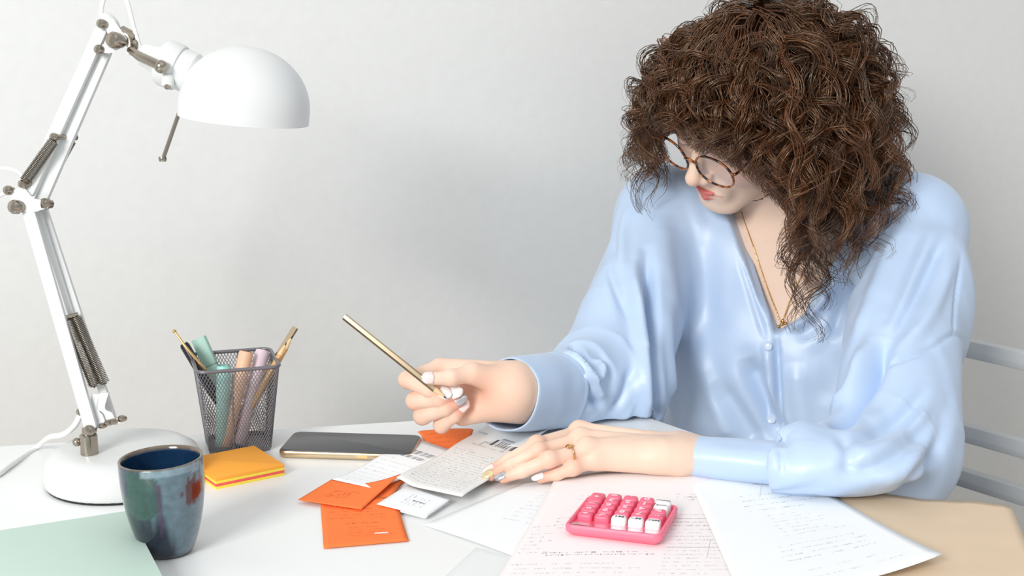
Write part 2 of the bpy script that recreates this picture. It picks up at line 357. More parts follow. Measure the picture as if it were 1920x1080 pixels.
# ------------------------------------------------------------------ mint notebook
nz_ = TZ+.018
n0, n1, n2 = T(241, 957, nz_), T(305, 1080, nz_), T(0, 998, nz_)
eu = unit(n1-n0); ev = unit(n2-n0); ev = unit(ev-np.dot(ev, eu)*eu)
nb = thing('notebook', n0+eu*.1+ev*.07-Z*.018, 'mint green notebook lying in front of the lamp, cut by the frame', 'notebook')
cn = n0+eu*.105+ev*.15
MB().slab(cn-Z*.0012, (eu, ev, Z), (.105, .15, .0012), .004, .0005).build('front_cover', M['mint'], nb)
MB().slab(cn-Z*.0090, (eu, ev, Z), (.102, .147, .0065), .002, .0005).build('page_block', M['pages'], nb)
MB().slab(cn-Z*.0168, (eu, ev, Z), (.105, .15, .0012), .004, .0005).build('back_cover', M['mint'], nb)
# ------------------------------------------------------------------ sticky notes
d_, c_, b_ = T(405, 918), T(534, 891), T(496, 851)
u_ = unit(c_-d_); v_ = np.cross(Z, u_); lu = np.linalg.norm(c_-d_); lv = np.dot(b_-c_, v_); k_ = np.dot(b_-c_, u_)/lv*.6
v2 = unit(v_+u_*0); ctr = d_+u_*lu/2+v2*lv/2
sn = thing('sticky_note_block', ctr, 'block of orange, yellow and pink sticky notes beside the mug', 'sticky notes')
z = TZ
for nm, t, m in (('yellow_pad', .0028, 'n_ye'), ('pink_pad', .0030, 'n_pk'), ('yellow_pad', .0027, 'n_ye'), ('orange_pad', .0034, 'n_or')):
    MB().slab(np.array([*ctr[:2], z+t/2]), (u_, v2, Z), (lu/2, lv/2, t/2), .0006, .0001).build(nm, M[m], sn)['label'] = nm.split('_')[0]+' layer of notes'
    z += t
# ------------------------------------------------------------------ wire pencil cup
cy = math.radians(18); cx_ = np.array([math.cos(cy), math.sin(cy), 0]); cyv = np.array([-math.sin(cy), math.cos(cy), 0])
HB, HT, CH = .0335, .0445, .0985
cc = T(453, 851)+cyv*.0335
cup = thing('pencil_cup', cc, 'grey wire mesh pencil cup full of markers and pencils', 'pencil cup')
def cupring(z, n=96, inset=0):
    h = HB+(HT-HB)*z/CH-inset; r = .010; o = []
    per = []
    for k, (sx, sy) in enumerate(((1,1),(-1,1),(-1,-1),(1,-1))):
        for j in range(7):
            a = (k+j/6)*math.pi/2; per.append((sx*(h-r)+r*math.cos(a), sy*(h-r)+r*math.sin(a)))
    per = np.array(per+[per[0]]); seg = np.r_[0, np.cumsum(np.hypot(*np.diff(per, axis=0).T))]
    s = np.linspace(0, seg[-1], n, endpoint=False)
    xx = np.interp(s, seg, per[:, 0]); yy = np.interp(s, seg, per[:, 1])
    return cc+Z*z+xx[:, None]*cx_+yy[:, None]*cyv
NL = 92; NZ = 25; mb = MB()
rings = np.array([cupring(z, NL*4) for z in np.linspace(.002, CH, NZ)])
for k in range(NL):
    for sgn in (1, -1):
        idx = (4*k+sgn*(np.arange(NZ)*NL*4*.0068).astype(int)*1) % (NL*4)
        fi = (4*k+sgn*np.arange(NZ)*NL*4*.0068) % (NL*4); i0 = np.floor(fi).astype(int) % (NL*4); i1 = (i0+1) % (NL*4); fr = (fi-np.floor(fi))[:, None]
        pts = rings[np.arange(NZ), i0]*(1-fr)+rings[np.arange(NZ), i1]*fr
        mb.tube(pts, .00048, 3, False)
mb.build('wire_mesh', M['mesh'], cup, 180)
rr = cupring(CH); MB().tube(np.vstack([rr, rr[:2]]), .0021, 8, False).build('rim', M['rim'], cup, 180)
MB().loft([cupring(.0, inset=.0004), cupring(.0045, inset=-.0004), cupring(.0045, inset=.002), cupring(.0015, inset=.002)]).build('base', M['rim'], cup)
for k in range(4):
    i = [12+24*k, 13+24*k][0]
    MB().tube([cupring(z)[i] for z in np.linspace(.003, CH, 8)], .0011, 6).build('corner_wire', M['rim'], cup, 180)
CD = (cc-CAM)@CF
def stick(top, dt, bot_xy, bz=.006):
    a = P(*top, dt); b = cc+bot_xy[0]*cx_+bot_xy[1]*cyv+Z*bz; return a, b, unit(a-b)
G = 'markers and pencils in the wire cup'
def marker(name, top, dt, bxy, r, m, label, ring=None, bore=None):
    a, b, d = stick(top, dt, bxy); L = np.linalg.norm(a-b)
    t = thing(name, b, label, 'marker', G)
    MB().lathe([(1e-4, 0), (r*.8, 0), (r*.92, .002), (r*.92, L*.6), (1e-4, L*.6)], b, d, 28).build('barrel', M[m], t)
    mb = MB().lathe([(1e-4, L*.6), (r, L*.6), (r, L-.0015), (r*.93, L), (r*.62, L), (r*.6, L-.0015), (1e-4, L-.0015)], b, d, 28)
    if ring:
        mb.m(1); x, y, _ = mb.frame(d)
        for k in range(6):
            an = TAU*(k+.3)/6; q = a+r*.76*(math.cos(an)*x+math.sin(an)*y)
            mb.box(q, (math.cos(an)*x+math.sin(an)*y, -math.sin(an)*x+math.cos(an)*y, d), (r*.13, r*.26, .0006))
    mb.build('cap', [M[m], M[ring or m]], t)
    return t
marker('round_marker', (420, 686), CD-.03, (-.020, -.020), .0078, 'teal', 'turquoise round marker in the wire cup, notched cap end up', 'teald')
marker('round_marker', (462, 660), CD-.012, (-.017, -.022), .0080, 'peach', 'peach round marker in the wire cup, right of the turquoise one', 'bored')
marker('round_marker', (493, 657), CD+.004, (-.001, -.018), .0078, 'lilac', 'pale lilac round marker in the wire cup, right of the peach one', 'bored')
# flat mint highlighter
a, b, d = stick((372, 634), CD+.01, (.006, .012)); t = thing('highlighter', b, 'flat mint green highlighter leaning at the left of the wire cup', 'highlighter', G)
L = np.linalg.norm(a-b); sx = unit(np.cross(d, CF)); fx = np.cross(sx, d)
MB().slab(b+d*L*.36, (sx, fx, d), (.0075, .0045, L*.36), .002, .001).build('barrel', M['mintm'], t)
MB().slab(b+d*L*.86, (sx, fx, d), (.0082, .0052, L*.14), .002, .001).build('cap', M['mintm'], t)
# black pen with gold clip
a, b, d = stick((344, 644), CD-.015, (.004, -.004)); t = thing('pen', b, 'slim black pen with a gold clip at the left of the wire cup', 'pen', G)
L = np.linalg.norm(a-b); MB().lathe([(1e-4, 0), (.0014, 0), (.0052, .016), (.0056, L*.5), (.0054, L-.003), (.004, L), (1e-4, L)], b, d, 20).build('barrel', M['penb'], t)
sx = unit(np.cross(d, CF)); g0 = P(327, 621, CD-.02); g1 = P(352, 655, CD-.024); g2 = P(386, 694, CD-.034)
MB().tube(bez([g0, g1, g2], 20), np.linspace(.0013, .0017, 20), 8).ball(g0, .0022, n=8).build('clip', M['gold'], t)
# pencils
def pencil(name, a, b, r, m, label, group=None, tip_at_a=True, lead=True, flat=True):
    d = unit(a-b); L = np.linalg.norm(a-b); t = thing(name, b, label, 'pencil', group)
    s = 6
    if tip_at_a:
        MB().lathe([(1e-4, 0), (r, 0), (r, L-.017), (r*.95, L-.0165)], b, d, s, True).build('shaft', M[m], t, 20)
        MB().lathe([(r*.95, L-.0165), (.0011, L-.004)], b, d, 16, True).build('sharpened_wood', M['woodl'], t)
        MB().lathe([(.0011, L-.0042), (.0002, L)], b, d, 12, True).build('lead', M['lead'], t)
    else:
        MB().lathe([(r*.9, 0), (r, .0006), (r, L-.0006), (r*.9, L)], b, d, s, True).build('shaft', M[m], t, 20)
    return t
a, b, d = stick((554, 614), CD+.03, (-.012, .008)); pencil('pencil', a, b, .0037, 'pgold', 'gold hexagonal pencil in the wire cup, blunt end up', G, False)
a, b, d = stick((549, 629), CD+.005, (-.006, .000)); pencil('pencil', a, b, .0034, 'wood', 'ochre wooden pencil in the wire cup, sharpened tip highest and rightmost', G)
a, b, d = stick((538, 641), CD-.012, (-.008, -.010)); pencil('pencil', a, b, .0034, 'wood', 'ochre wooden pencil in the wire cup, lower tip next to the gold pencil', G)
# ------------------------------------------------------------------ phone
pz = TZ+.0085
f0, f1, f2 = T(523, 845, pz), T(745, 852, pz), T(552, 810, pz)
pu = unit(f1-f0); pv = np.cross(Z, pu); W_ = .0715
lp_ = .149
phc = f0+pu*(lp_/2-.002)+pv*W_/2-Z*.0085
ph = thing('smartphone', phc, 'black smartphone with gold edge lying face up beside the receipts', 'phone')
MB().slab(phc+Z*.0042, (pu, pv, Z), (lp_/2, W_/2, .0040), .010, .002).build('frame', M['pgold'], ph)
MB().slab(phc+Z*.0083, (pu, pv, Z), (lp_/2-.0016, W_/2-.0016, .0004), .009, .0003).build('screen', M['screen'], ph)
MB().box(phc+Z*.0042+pu*.02-pv*(W_/2+.0002), (pu, pv, Z), (.006, .0004, .0012)).build('side_button', M['gold'], ph)
# ------------------------------------------------------------------ papers
class Sheet:
    """A sheet laid over four table corners; f(u,v) lifts it. Ink marks are thin quads lying on it."""
    def __init__(s, corners, z0, f=None, n=18, edge=None):
        s.c = [T(x, y, TZ+z0) for x, y in corners]; s.f = f or (lambda u, v: 0*u); s.n = n; s.e = edge or (lambda u, v: (0*u, 0*v)); s.ink = []
        s.lu = np.linalg.norm(s.c[1]-s.c[0]); s.lv = np.linalg.norm(s.c[3]-s.c[0])
    def at(s, u, v, up=0):
        u = np.asarray(u, float); v = np.asarray(v, float)
        du, dv = s.e(u, v); u = u+du; v = v+dv
        a, b, c, d = s.c; U = u[..., None]; V = v[..., None]
        p = a*(1-U)*(1-V)+b*U*(1-V)+c*U*V+d*(1-U)*V
        p = p.copy(); p[..., 2] += s.f(u, v)+up; return p
    def quad(s, u0, v0, u1, v1, m): s.ink.append((u0, v0, u1, v1, m)); return s
    def text(s, u0, v0, u1, v1, rows, m, size=.0018, fill=.8, head=None, seed=0, ragged=.3):
        """rows of tiny unreadable print"""
        r = random.Random(seed+len(s.ink)); 
        for k in range(rows):
            v = v0+(v1-v0)*(k+.5)/rows; u = u0+(r.random()*.04)*(u1-u0); end = u1-(u1-u0)*r.random()*ragged
            hv = size/s.lv; cw = size*.55/s.lu
            while u < end:
                for _ in range(r.randint(2, 7)):
                    if u >= end: break
                    h = hv*r.choice((.55, .6, .9, .6)); s.ink.append((u, v-h*.5, u+cw*r.choice((.35, .6, .7)), v-h*.5+h*r.choice((.25, .5, 1)), m)); u += cw
                u += cw*(1.2 if r.random() < fill else 5)
        return s
    def bars(s, u0, v0, u1, v1, m, seed=1, n=26):
        r = random.Random(seed); w = (u1-u0)/n
        for k in range(n):
            if r.random() < .72: s.ink.append((u0+k*w, v0, u0+(k+r.choice((.4, .6, .9)))*w, v1, m))
        return s
    def build(s, name, mats, label, cat, group=None, thick=.00025):
        n = s.n; g = np.linspace(0, 1, n+1); U, V = np.meshgrid(g, g, indexing='ij'); mb = MB()
        top = s.at(U, V).reshape(-1, 3); bot = top-Z*thick; N = (n+1)
        f = []
        for i in range(n):
            for j in range(n):
                a = i*N+j; f.append([a, a+N, a+N+1, a+1]); o = N*N; f.append([o+a, o+a+1, o+a+N+1, o+a+N])
        for i in range(n):
            for a, b in ((i*N, (i+1)*N), ((i+1)*N+n, i*N+n), ((i+1), i), (n*N+i, n*N+i+1)): f.append([a, b, b+N*N, a+N*N])
        mb.add(np.vstack([top, bot]), f)
        c = s.at(np.array(.5), np.array(.5))
        if s.ink:
            q = np.array([k[:4] for k in s.ink]); mi = [k[4] for k in s.ink]
            Uq = np.stack([q[:, 0], q[:, 2], q[:, 2], q[:, 0]], 1); Vq = np.stack([q[:, 1], q[:, 1], q[:, 3], q[:, 3]], 1)
            Vv = s.at(Uq, Vq, .00022).reshape(-1, 3)
            mb.v.append(Vv)
            for k in range(len(q)): mb.f.append([mb.n+4*k+j for j in range(4)]); mb.mi.append(mi[k])
            mb.n += len(Vv)
        o = mb.build(name, [M[k] for k in mats], None, 180); return tag(o, label, cat, group)
sin = np.sin
# big sheets
Sheet([(1535, 911), (1896, 957), (1975, 1130), (1480, 1130)], .0012, lambda u, v: .003*u**2*(1-v)**1.5+.002*sin(u*9)*(1-v)**3, 24, lambda u, v: (0*u, (.016*sin(u*3.1)*-1.0+.004*sin(u*37)+.003*sin(u*71))*(1-v))).build('cardboard_sheet', ['card'], 'worn brown cardboard sheet under the right-hand papers at the table edge', 'cardboard', thick=.0012)
GP = 'loose white documents'
S = Sheet([(1290, 900), (1478, 881), (1766, 1063), (1400, 1150)], .0032, lambda u, v: .003+.010*u**3*v**3+.001*sin(u*5), 20)
S.text(.5, .12, .85, .16, 1, 1, .002); S.text(.30, .22, .92, .40, 4, 1, .0022, seed=3); S.text(.40, .42, .80, .62, 7, 2, .0019, .5, seed=4, ragged=.5); S.text(.3, .66, .92, .80, 4, 2, .0024, seed=5); S.text(.35, .84, .9, .94, 2, 3, .003, seed=6)
S.build('document', ['paper', 'inkg', 'inkl', 'inkf'], 'white printed document lying over the brown cardboard', 'document', GP)
S = Sheet([(985, 905), (1180, 880), (1010, 1060), (793, 985)], .0008, lambda u, v: .0006+.001*sin(u*4), 14)
S.text(.42, .12, .95, .72, 12, 1, .0022, .6, seed=9)
S.build('document', ['paper', 'inkf'], 'faintly printed white sheet between the receipts and the calculator document', 'document', GP)
S = Sheet([(893, 1026), (1010, 1058), (960, 1150), (760, 1150)], .0002, lambda u, v: .0004+.0012*np.exp(-((u-.55)/.05)**2), 14)
S.build('plastic_sleeve', ['sleeve'], 'clear plastic sleeve at the lower edge, below the faint white sheet', 'plastic sleeve')
top_curve = lambda u, v: (0*u, -.095*(4*u*(1-u))**1.0*(1-v)**2*.75)
S = Sheet([(1040, 906), (1433, 894), (1408, 1130), (905, 1130)], .0036, lambda u, v: .0045*(1-v)**4+.0004*sin(u*6), 24, top_curve)
S.text(.16, .18, .36, .235, 2, 2, .0019, seed=11); S.text(.60, .20, .92, .27, 3, 1, .0019, seed=12, ragged=.5); S.text(.10, .36, .98, .47, 4, 1, .0021, seed=13)
S.text(.02, .42, .20, .66, 8, 1, .0017, .5, seed=14, ragged=.7); S.text(.62, .42, .95, .82, 15, 1, .0017, .5, seed=15, ragged=.55)
S.text(.12, .645, .62, .68, 2, 4, .0021, seed=16); S.text(.02, .72, .60, .95, 7, 2, .0024, .55, seed=17)
for k in range(26):   # perforated coupon strip down the right edge
    v = .03+.95*k/26; S.quad(.955, v, .957, v+.022, 3); S.quad(.978, v, .980, v+.022, 3); S.quad(.955, v, .980, v+.003, 3)
    if k % 6 == 5: S.quad(.959, v+.004, .976, v+.018, 3)
S.quad(.990, .02, .9915, .98, 2)
for (x0, y0, x1, y1) in ((.60, .40, .97, .402), (.97, .40, .972, .72), (.62, .62, .97, .622), (.80, .56, .802, .70)): S.quad(x0, y0, x1, y1, 2)
for k in range(14):   # signature squiggle
    u = .66+.016*k; v = .23+.02*math.sin(k*1.7); S.quad(u, v, u+.015, v+.0035, 1)
S.build('document', ['paperp', 'inkg', 'inkl', 'inkv', 'inkd'], 'pale pinkish printed document under the pink calculator', 'document', GP)
# receipts and orange slips
GO = 'orange slips in the receipt pile'; GR = 'white receipts in the pile'
S = Sheet([(600, 934), (742, 940), (767, 1015), (607, 1029)], .0009, lambda u, v: .0006+.004*(1-v)**2*u, 14)
S.text(.08, .22, .95, .48, 4, 1, .0022, .5, seed=21, ragged=.15); S.text(.3, .52, .75, .60, 1, 1, .0032, seed=22); S.text(.3, .62, .85, .84, 4, 1, .0018, seed=23); S.quad(.62, .78, .78, .80, 2)
S.build('paper_slip', ['orange', 'inkb', 'paper'], 'flat orange printed slip nearest the front of the receipt pile', 'paper slip', GO)
S = Sheet([(604, 940), (664, 962), (662, 950), (640, 925)], .002, None, 4); S.build('paper_slip', ['paper'], 'white scrap peeking out under the folded orange slip', 'paper slip')
Sheet([(620, 912), (757, 898), (738, 930), (672, 957)], .0022, lambda u, v: .001+0*u, 6).build('paper_slip', ['orange'], 'orange slip shaded beneath the folded orange slip', 'paper slip', GO)
S = Sheet([(650, 893), (718, 861), (838, 852), (742, 915)], .0010, None, 6); S.build('paper_slip', ['orange'], 'orange slip mostly covered by the left white receipt', 'paper slip', GO)
S = Sheet([(783, 819), (888, 813), (862, 850), (815, 848)], .0012, lambda u, v: .006*np.exp(-(v/.35)**2)*(1-.2*u), 16, lambda u, v: (.03*sin(v*3), (-.22*np.sin(np.pi*np.clip(u, 0, 1))**.6)*(1-v)*.8))
S.text(.1, .15, .7, .6, 3, 1, .002, seed=25)
S.build('paper_slip', ['orange', 'inkb'], 'curled orange slip beside the phone, behind the white receipts', 'paper slip', GO)
S = Sheet([(786, 827), (872, 856), (700, 922), (622, 905)], .0030, lambda u, v: .002+.003*sin(v*4)**2, 16)
S.bars(.28, .20, .78, .38, 1, 3, 24); S.text(.1, .48, .9, .98, 8, 2, .0018, .7, seed=31); S.text(.05, .42, .3, .48, 1, 1, .002, seed=32)
S.build('receipt', ['paper', 'inkg', 'inkl'], 'white receipt with barcode lying left of the large receipt', 'receipt', GR)
Sx = [(622, 906), (752, 900), (677, 956), (558, 938)]
S = Sheet(Sx, .0040, lambda u, v: .0005+.010*np.abs(u-.52)**1.5*(1-v)+.005*sin(u*3.1)**2*0+.003*(1-v)*u, 16, lambda u, v: (0*u, .16*np.sin(np.pi*u)*(1-v)))
S.text(.28, .38, .7, .72, 5, 1, .0022, .6, seed=35)
S.build('paper_slip', ['orange', 'inkb'], 'bent orange slip with a folded crease, leftmost in the receipt pile', 'paper slip', GO)
S = Sheet([(706, 947), (765, 912), (845, 940), (800, 970)], .0042, lambda u, v: .001+.001*u, 10)
S.text(.25, .30, .75, .75, 6, 1, .0020, .6, seed=37); S.quad(.48, .45, .50, .70, 2)
S.build('receipt', ['paper', 'inkg', 'inkd'], 'small folded white receipt in front of the large receipt', 'receipt', GR)
Sheet([(709, 949), (765, 916), (843, 942), (797, 972)], .0028, None, 6).build('receipt', ['paper'], 'white receipt edge lying directly under the small folded receipt', 'receipt', GR)
S = Sheet([(918, 797), (1030, 812), (1000, 850), (880, 838)], .0045, lambda u, v: .004+.006*(1-v)*np.abs(sin(u*5))+.002*sin(u*11+v*7), 20, lambda u, v: (.02*sin(v*9), .04*sin(u*13)*(1-v)))
S.text(.25, .2, .9, .4, 2, 1, .0018, seed=38)
S.build('receipt', ['paperw', 'inkl'], 'crumpled white receipt by the right cuff, behind the hand on the table', 'receipt', GR)
lift = lambda u, v: .003+.002*sin(v*5)**2+.006*np.clip(1-u*4, 0, 1)*np.clip(v*2-.8, 0, 1)
S = Sheet([(898, 812), (1000, 845), (866, 940), (744, 914)], .0062, lift, 22, lambda u, v: (-.03*sin(np.pi*v)*0, 0*v))
S.bars(.42, .05, .85, .17, 1, 5, 22); S.text(.15, .20, .9, .26, 1, 4, .0034, seed=41); S.text(.2, .32, .45, .38, 2, 3, .003, seed=44)
for (x0, y0, x1, y1) in ((.3, .14, .31, .24), (.3, .14, .7, .148), (.7, .14, .71, .24)): S.quad(x0, y0, x1, y1, 2)
S.text(.06, .34, .96, .94, 17, 2, .0019, .85, seed=42, ragged=.12)
S.build('receipt', ['paperw', 'inkd', 'inkg', 'inkl', 'inkg'], 'large white receipt under the fingers of the hand on the table', 'receipt', GR)
# ------------------------------------------------------------------ calculator
k0, k1, k2 = T(1057, 1015), T(1230, 1036), T(1119, 952)
qx = unit(k1-k0); qy = np.cross(Z, qx)
kw = .0895; kd = .088
tiltc = math.radians(3.0); 
KO = k0+Z*.0125*0+Z*(.0045)
cqy = unit(qy*math.cos(tiltc)-Z*math.sin(tiltc)*.6); cqz = np.cross(qx, cqy)
def K(x, y, z): return KO+qx*x*kw+cqy*y*kd+cqz*z
calc = thing('calculator', k0+qx*kw/2+qy*kd/2+Z*.003, 'small pink calculator with pink and white keys, upside down to the viewer', 'calculator')
def rr_ring(x0, x1, y0, y1, z, r, n=6):
    o = []
    for k, (cx, cy) in enumerate(((x1-r, y1-r), (x0+r, y1-r), (x0+r, y0+r), (x1-r, y0+r))):
        for j in range(n+1):
            a = (k+j/n)*math.pi/2; o.append(KO+qx*(cx+r*math.cos(a))+cqy*(cy+r*math.sin(a))+cqz*z)
    return o
def rr(ins, z, r=.007): return rr_ring(ins, kw-ins, ins*1.0, kd-ins, z, max(r-ins, .0015))
mb = MB()
mb.loft([rr(.012, -.0035), rr(.010, -.004), rr(.0095, -.0025), rr(.004, .002), rr(.0005, .0045), rr(0, .006), rr(0, .0105), rr(.001, .0117), rr(.0028, .0117), rr(.0036, .0108), rr(.0040, .0075)])
mb.build('body', M['pink'], calc, 50)
# sloping display in front of the keys (user's side is away from the camera)
DY = .021
def Kp(x, y, z): return KO+qx*x+cqy*y+cqz*z
dv = [Kp(.0042, .004, .0112), Kp(kw-.0042, .004, .0112), Kp(kw-.0042, DY, .0085), Kp(.0042, DY, .0085)]
MB().add(dv+[p-cqz*.003 for p in dv], [[0,1,2,3],[4,7,6,5],[0,4,5,1],[1,5,6,2],[2,6,7,3],[3,7,4,0]]).build('display', M['lcd'], calc, 20)['label'] = 'glossy display strip'
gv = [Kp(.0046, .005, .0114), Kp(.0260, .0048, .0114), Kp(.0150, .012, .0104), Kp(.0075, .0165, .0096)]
MB().add(gv, [[0,1,2,3]]).build('display_reflection', M['lcdg'], calc, 20)  # grey wedge laid on the display, a reflection done as colour
def glyph_mesh(txt, size):
    cu = bpy.data.curves.new('glyph', 'FONT'); cu.body = txt; cu.size = size; cu.align_x = 'CENTER'; cu.align_y = 'CENTER'; cu.resolution_u = 2; cu.offset = size*.035
    o = bpy.data.objects.new('glyph', cu); COL.objects.link(o); dg = bpy.context.evaluated_depsgraph_get(); me = o.evaluated_get(dg).to_mesh()
    v = np.array([tuple(x.co) for x in me.vertices]).reshape(-1, 3); f = [list(p.vertices) for p in me.polygons]
    o.evaluated_get(dg).to_mesh_clear(); bpy.data.objects.remove(o); bpy.data.curves.remove(cu); return v, f
cols = [['÷', '×', '−', '+', None], ['√', '9', '6', '3', '='], ['M+', '8', '5', '2', '.'], ['M−', '7', '4', '1', '0'], ['MRC', '+/−', '%', 'C/CE', 'ON/AC']]
cw_ = (kw-.010)/5; y0_ = .0225; rh = (kd-.0045-y0_)/5
for ci, cl in enumerate(cols):
    for ri, t in enumerate(cl):
        if t is None: continue
        x0 = .005+ci*cw_+.0011; x1 = .005+(ci+1)*cw_-.0011; ya = y0_+ri*rh+.0006; yb = y0_+(ri+1)*rh-.0009
        if t == '+': yb += rh
        wh = t in ('M+', 'M−', 'MRC', 'C/CE', 'ON/AC'); h = .0150+.0008*ri
        mb = MB(); r = .0026
        mb.loft([rr_ring(x0, x1, ya, yb, .0060, r), rr_ring(x0, x1, ya, yb, h-.0022, r), rr_ring(x0+.0005, x1-.0005, ya+.0006, yb-.0005, h-.0007, r), rr_ring(x0+.0013, x1-.0013, ya+.0016, yb-.0013, h, r*.8)])
        v, f = glyph_mesh(t, .0092 if len(t) == 1 else (.0060 if len(t) == 2 else (.0050 if len(t) < 4 else .0036)))
        cxm, cym = (x0+x1)/2, (ya+yb)/2+.0002
        mb.m(1).add([Kp(cxm-p[0]*1.15, cym-p[1]*1.05, h+.00012) for p in v], f)
        mb.build('key', [M['keyw' if wh else 'keyp'], M['ltr_k' if wh else 'ltr_w']], calc, 40)['label'] = ('white' if wh else 'pink')+' key marked '+t
# ================================================================== THE WOMAN
def smin(a, b, k): h = np.clip(.5+.5*(b-a)/k, 0, 1); return b+(a-b)*h-k*h*(1-h)
def smax(a, b, k): return -smin(-a, -b, k)
def cap(p, a, b, ra, rb):
    a = np.asarray(a, float); b = np.asarray(b, float); ab = b-a; t = np.clip(((p-a)@ab)/(ab@ab), 0, 1)
    return np.linalg.norm(p-a-t[:, None]*ab, axis=1)-(ra+(rb-ra)*t)
def ell(p, c, r, A=None):
    q = p-np.asarray(c, float)
    if A is not None: q = q@np.asarray(A).T
    r = np.asarray(r, float); k0 = np.linalg.norm(q/r, axis=1); k1 = np.linalg.norm(q/(r*r), axis=1)+1e-9; return k0*(k0-1)/k1
def surface(fn, lo, hi, h, margin=2.5):
    """surface nets: a closed quad mesh where fn = 0"""
    lo = np.asarray(lo, float); n = (np.ceil((np.asarray(hi)-lo)/h/4).astype(int)+1)*4
    B = n//4; H = 4*h
    ci = np.stack(np.meshgrid(*[np.arange(b) for b in B], indexing='ij'), -1).reshape(-1, 3)
    cv = fn(lo+(ci+.5)*H-.5*h)
    F = np.repeat(np.repeat(np.repeat(cv.reshape(B), 4, 0), 4, 1), 4, 2).astype(np.float64)
    act = ci[np.abs(cv) < H*.87*margin]
    sub = np.stack(np.meshgrid(*[np.arange(4)]*3, indexing='ij'), -1).reshape(-1, 3)
    for k in range(0, len(act), 8000):
        idx = (act[k:k+8000, None, :]*4+sub).reshape(-1, 3); F[idx[:, 0], idx[:, 1], idx[:, 2]] = fn(lo+idx*h)
    neg = F < 0
    N = np.array(F.shape); cells = N-1
    cnt = np.zeros(cells, np.int8)
    for o in sub_c: cnt += neg[o[0]:o[0]+cells[0], o[1]:o[1]+cells[1], o[2]:o[2]+cells[2]]
    C = np.argwhere((cnt > 0) & (cnt < 8)); vid = -np.ones(cells, int); vid[tuple(C.T)] = np.arange(len(C))
    acc = np.zeros((len(C), 3)); w = np.zeros(len(C))
    for a, b in edges_c:
        fa = F[tuple((C+a).T)]; fb = F[tuple((C+b).T)]; m = (fa < 0) != (fb < 0)
        t = np.where(m, fa/np.where(m, fa-fb, 1), 0); acc += np.where(m[:, None], a+t[:, None]*(b-a), 0); w += m
    V = lo+(C+acc/w[:, None])*h
    faces = []
    for ax in range(3):
        o = np.zeros(3, int); o[ax] = 1; b1 = (ax+1) % 3; b2 = (ax+2) % 3
        s = [slice(1, cells[i]) if i != ax else slice(0, cells[i]) for i in range(3)]
        s2 = [slice(1, cells[i]) if i != ax else slice(1, cells[i]+1) for i in range(3)]
        n0 = neg[tuple(s)]; n1 = neg[tuple(s2)]
        E = np.argwhere(n0 != n1)+np.array([0 if i == ax else 1 for i in range(3)])
        e1 = np.zeros(3, int); e1[b1] = 1; e2 = np.zeros(3, int); e2[b2] = 1
        q = np.stack([vid[tuple(E.T)], vid[tuple((E-e1).T)], vid[tuple((E-e1-e2).T)], vid[tuple((E-e2).T)]], 1)
        fl = neg[tuple(E.T)]; q[~fl] = q[~fl][:, ::-1]; faces.append(q)
    return V, np.concatenate(faces)
sub_c = [(i, j, k) for i in (0, 1) for j in (0, 1) for k in (0, 1)]
edges_c = [(np.array(a), np.array(b)) for a in sub_c for b in sub_c if sum(b)-sum(a) == 1 and sum(abs(np.array(a)-np.array(b))) == 1]
def relax(V, Q, it=1, lam=.5):
    for _ in range(it):
        s = np.zeros_like(V); c = np.zeros(len(V))
        for i in range(4):
            a = Q[:, i]; b = Q[:, (i+1) % 4]; np.add.at(s, a, V[b]); np.add.at(c, a, 1); np.add.at(s, b, V[a]); np.add.at(c, b, 1)
        V = V*(1-lam)+lam*s/np.maximum(c, 1)[:, None]
    return V
def normals(V, Q):
    n = np.cross(V[Q[:, 2]]-V[Q[:, 0]], V[Q[:, 3]]-V[Q[:, 1]]); o = np.zeros_like(V)
    for i in range(4): np.add.at(o, Q[:, i], n)
    return o/np.maximum(np.linalg.norm(o, axis=1), 1e-12)[:, None]
def np_mesh(name, V, Q, mats, parent=None, col=None, mi=None, smooth=True):
    me = bpy.data.meshes.new(name); k = Q.shape[1]
    me.vertices.add(len(V)); me.vertices.foreach_set('co', np.ascontiguousarray(V, np.float32).ravel())
    me.loops.add(Q.size); me.loops.foreach_set('vertex_index', Q.ravel().astype(np.int32))
    me.polygons.add(len(Q)); me.polygons.foreach_set('loop_start', np.arange(0, Q.size, k, dtype=np.int32)); 
    try: me.polygons.foreach_set('loop_total', np.full(len(Q), k, np.int32))
    except Exception: pass
    me.update(calc_edges=True)
    me.polygons.foreach_set('use_smooth', [smooth]*len(Q))
    for m in (mats if isinstance(mats, list) else [mats]): me.materials.append(m)
    if mi is not None: me.polygons.foreach_set('material_index', mi)
    if col is not None:
        ca = me.color_attributes.new('Col', 'FLOAT_COLOR', 'POINT'); ca.data.foreach_set('color', np.hstack([col, np.ones((len(V), 1))]).astype(np.float32).ravel())
    me.update(); o = bpy.data.objects.new(name, me); COL.objects.link(o)
    if parent is not None: o.parent = parent
    return o
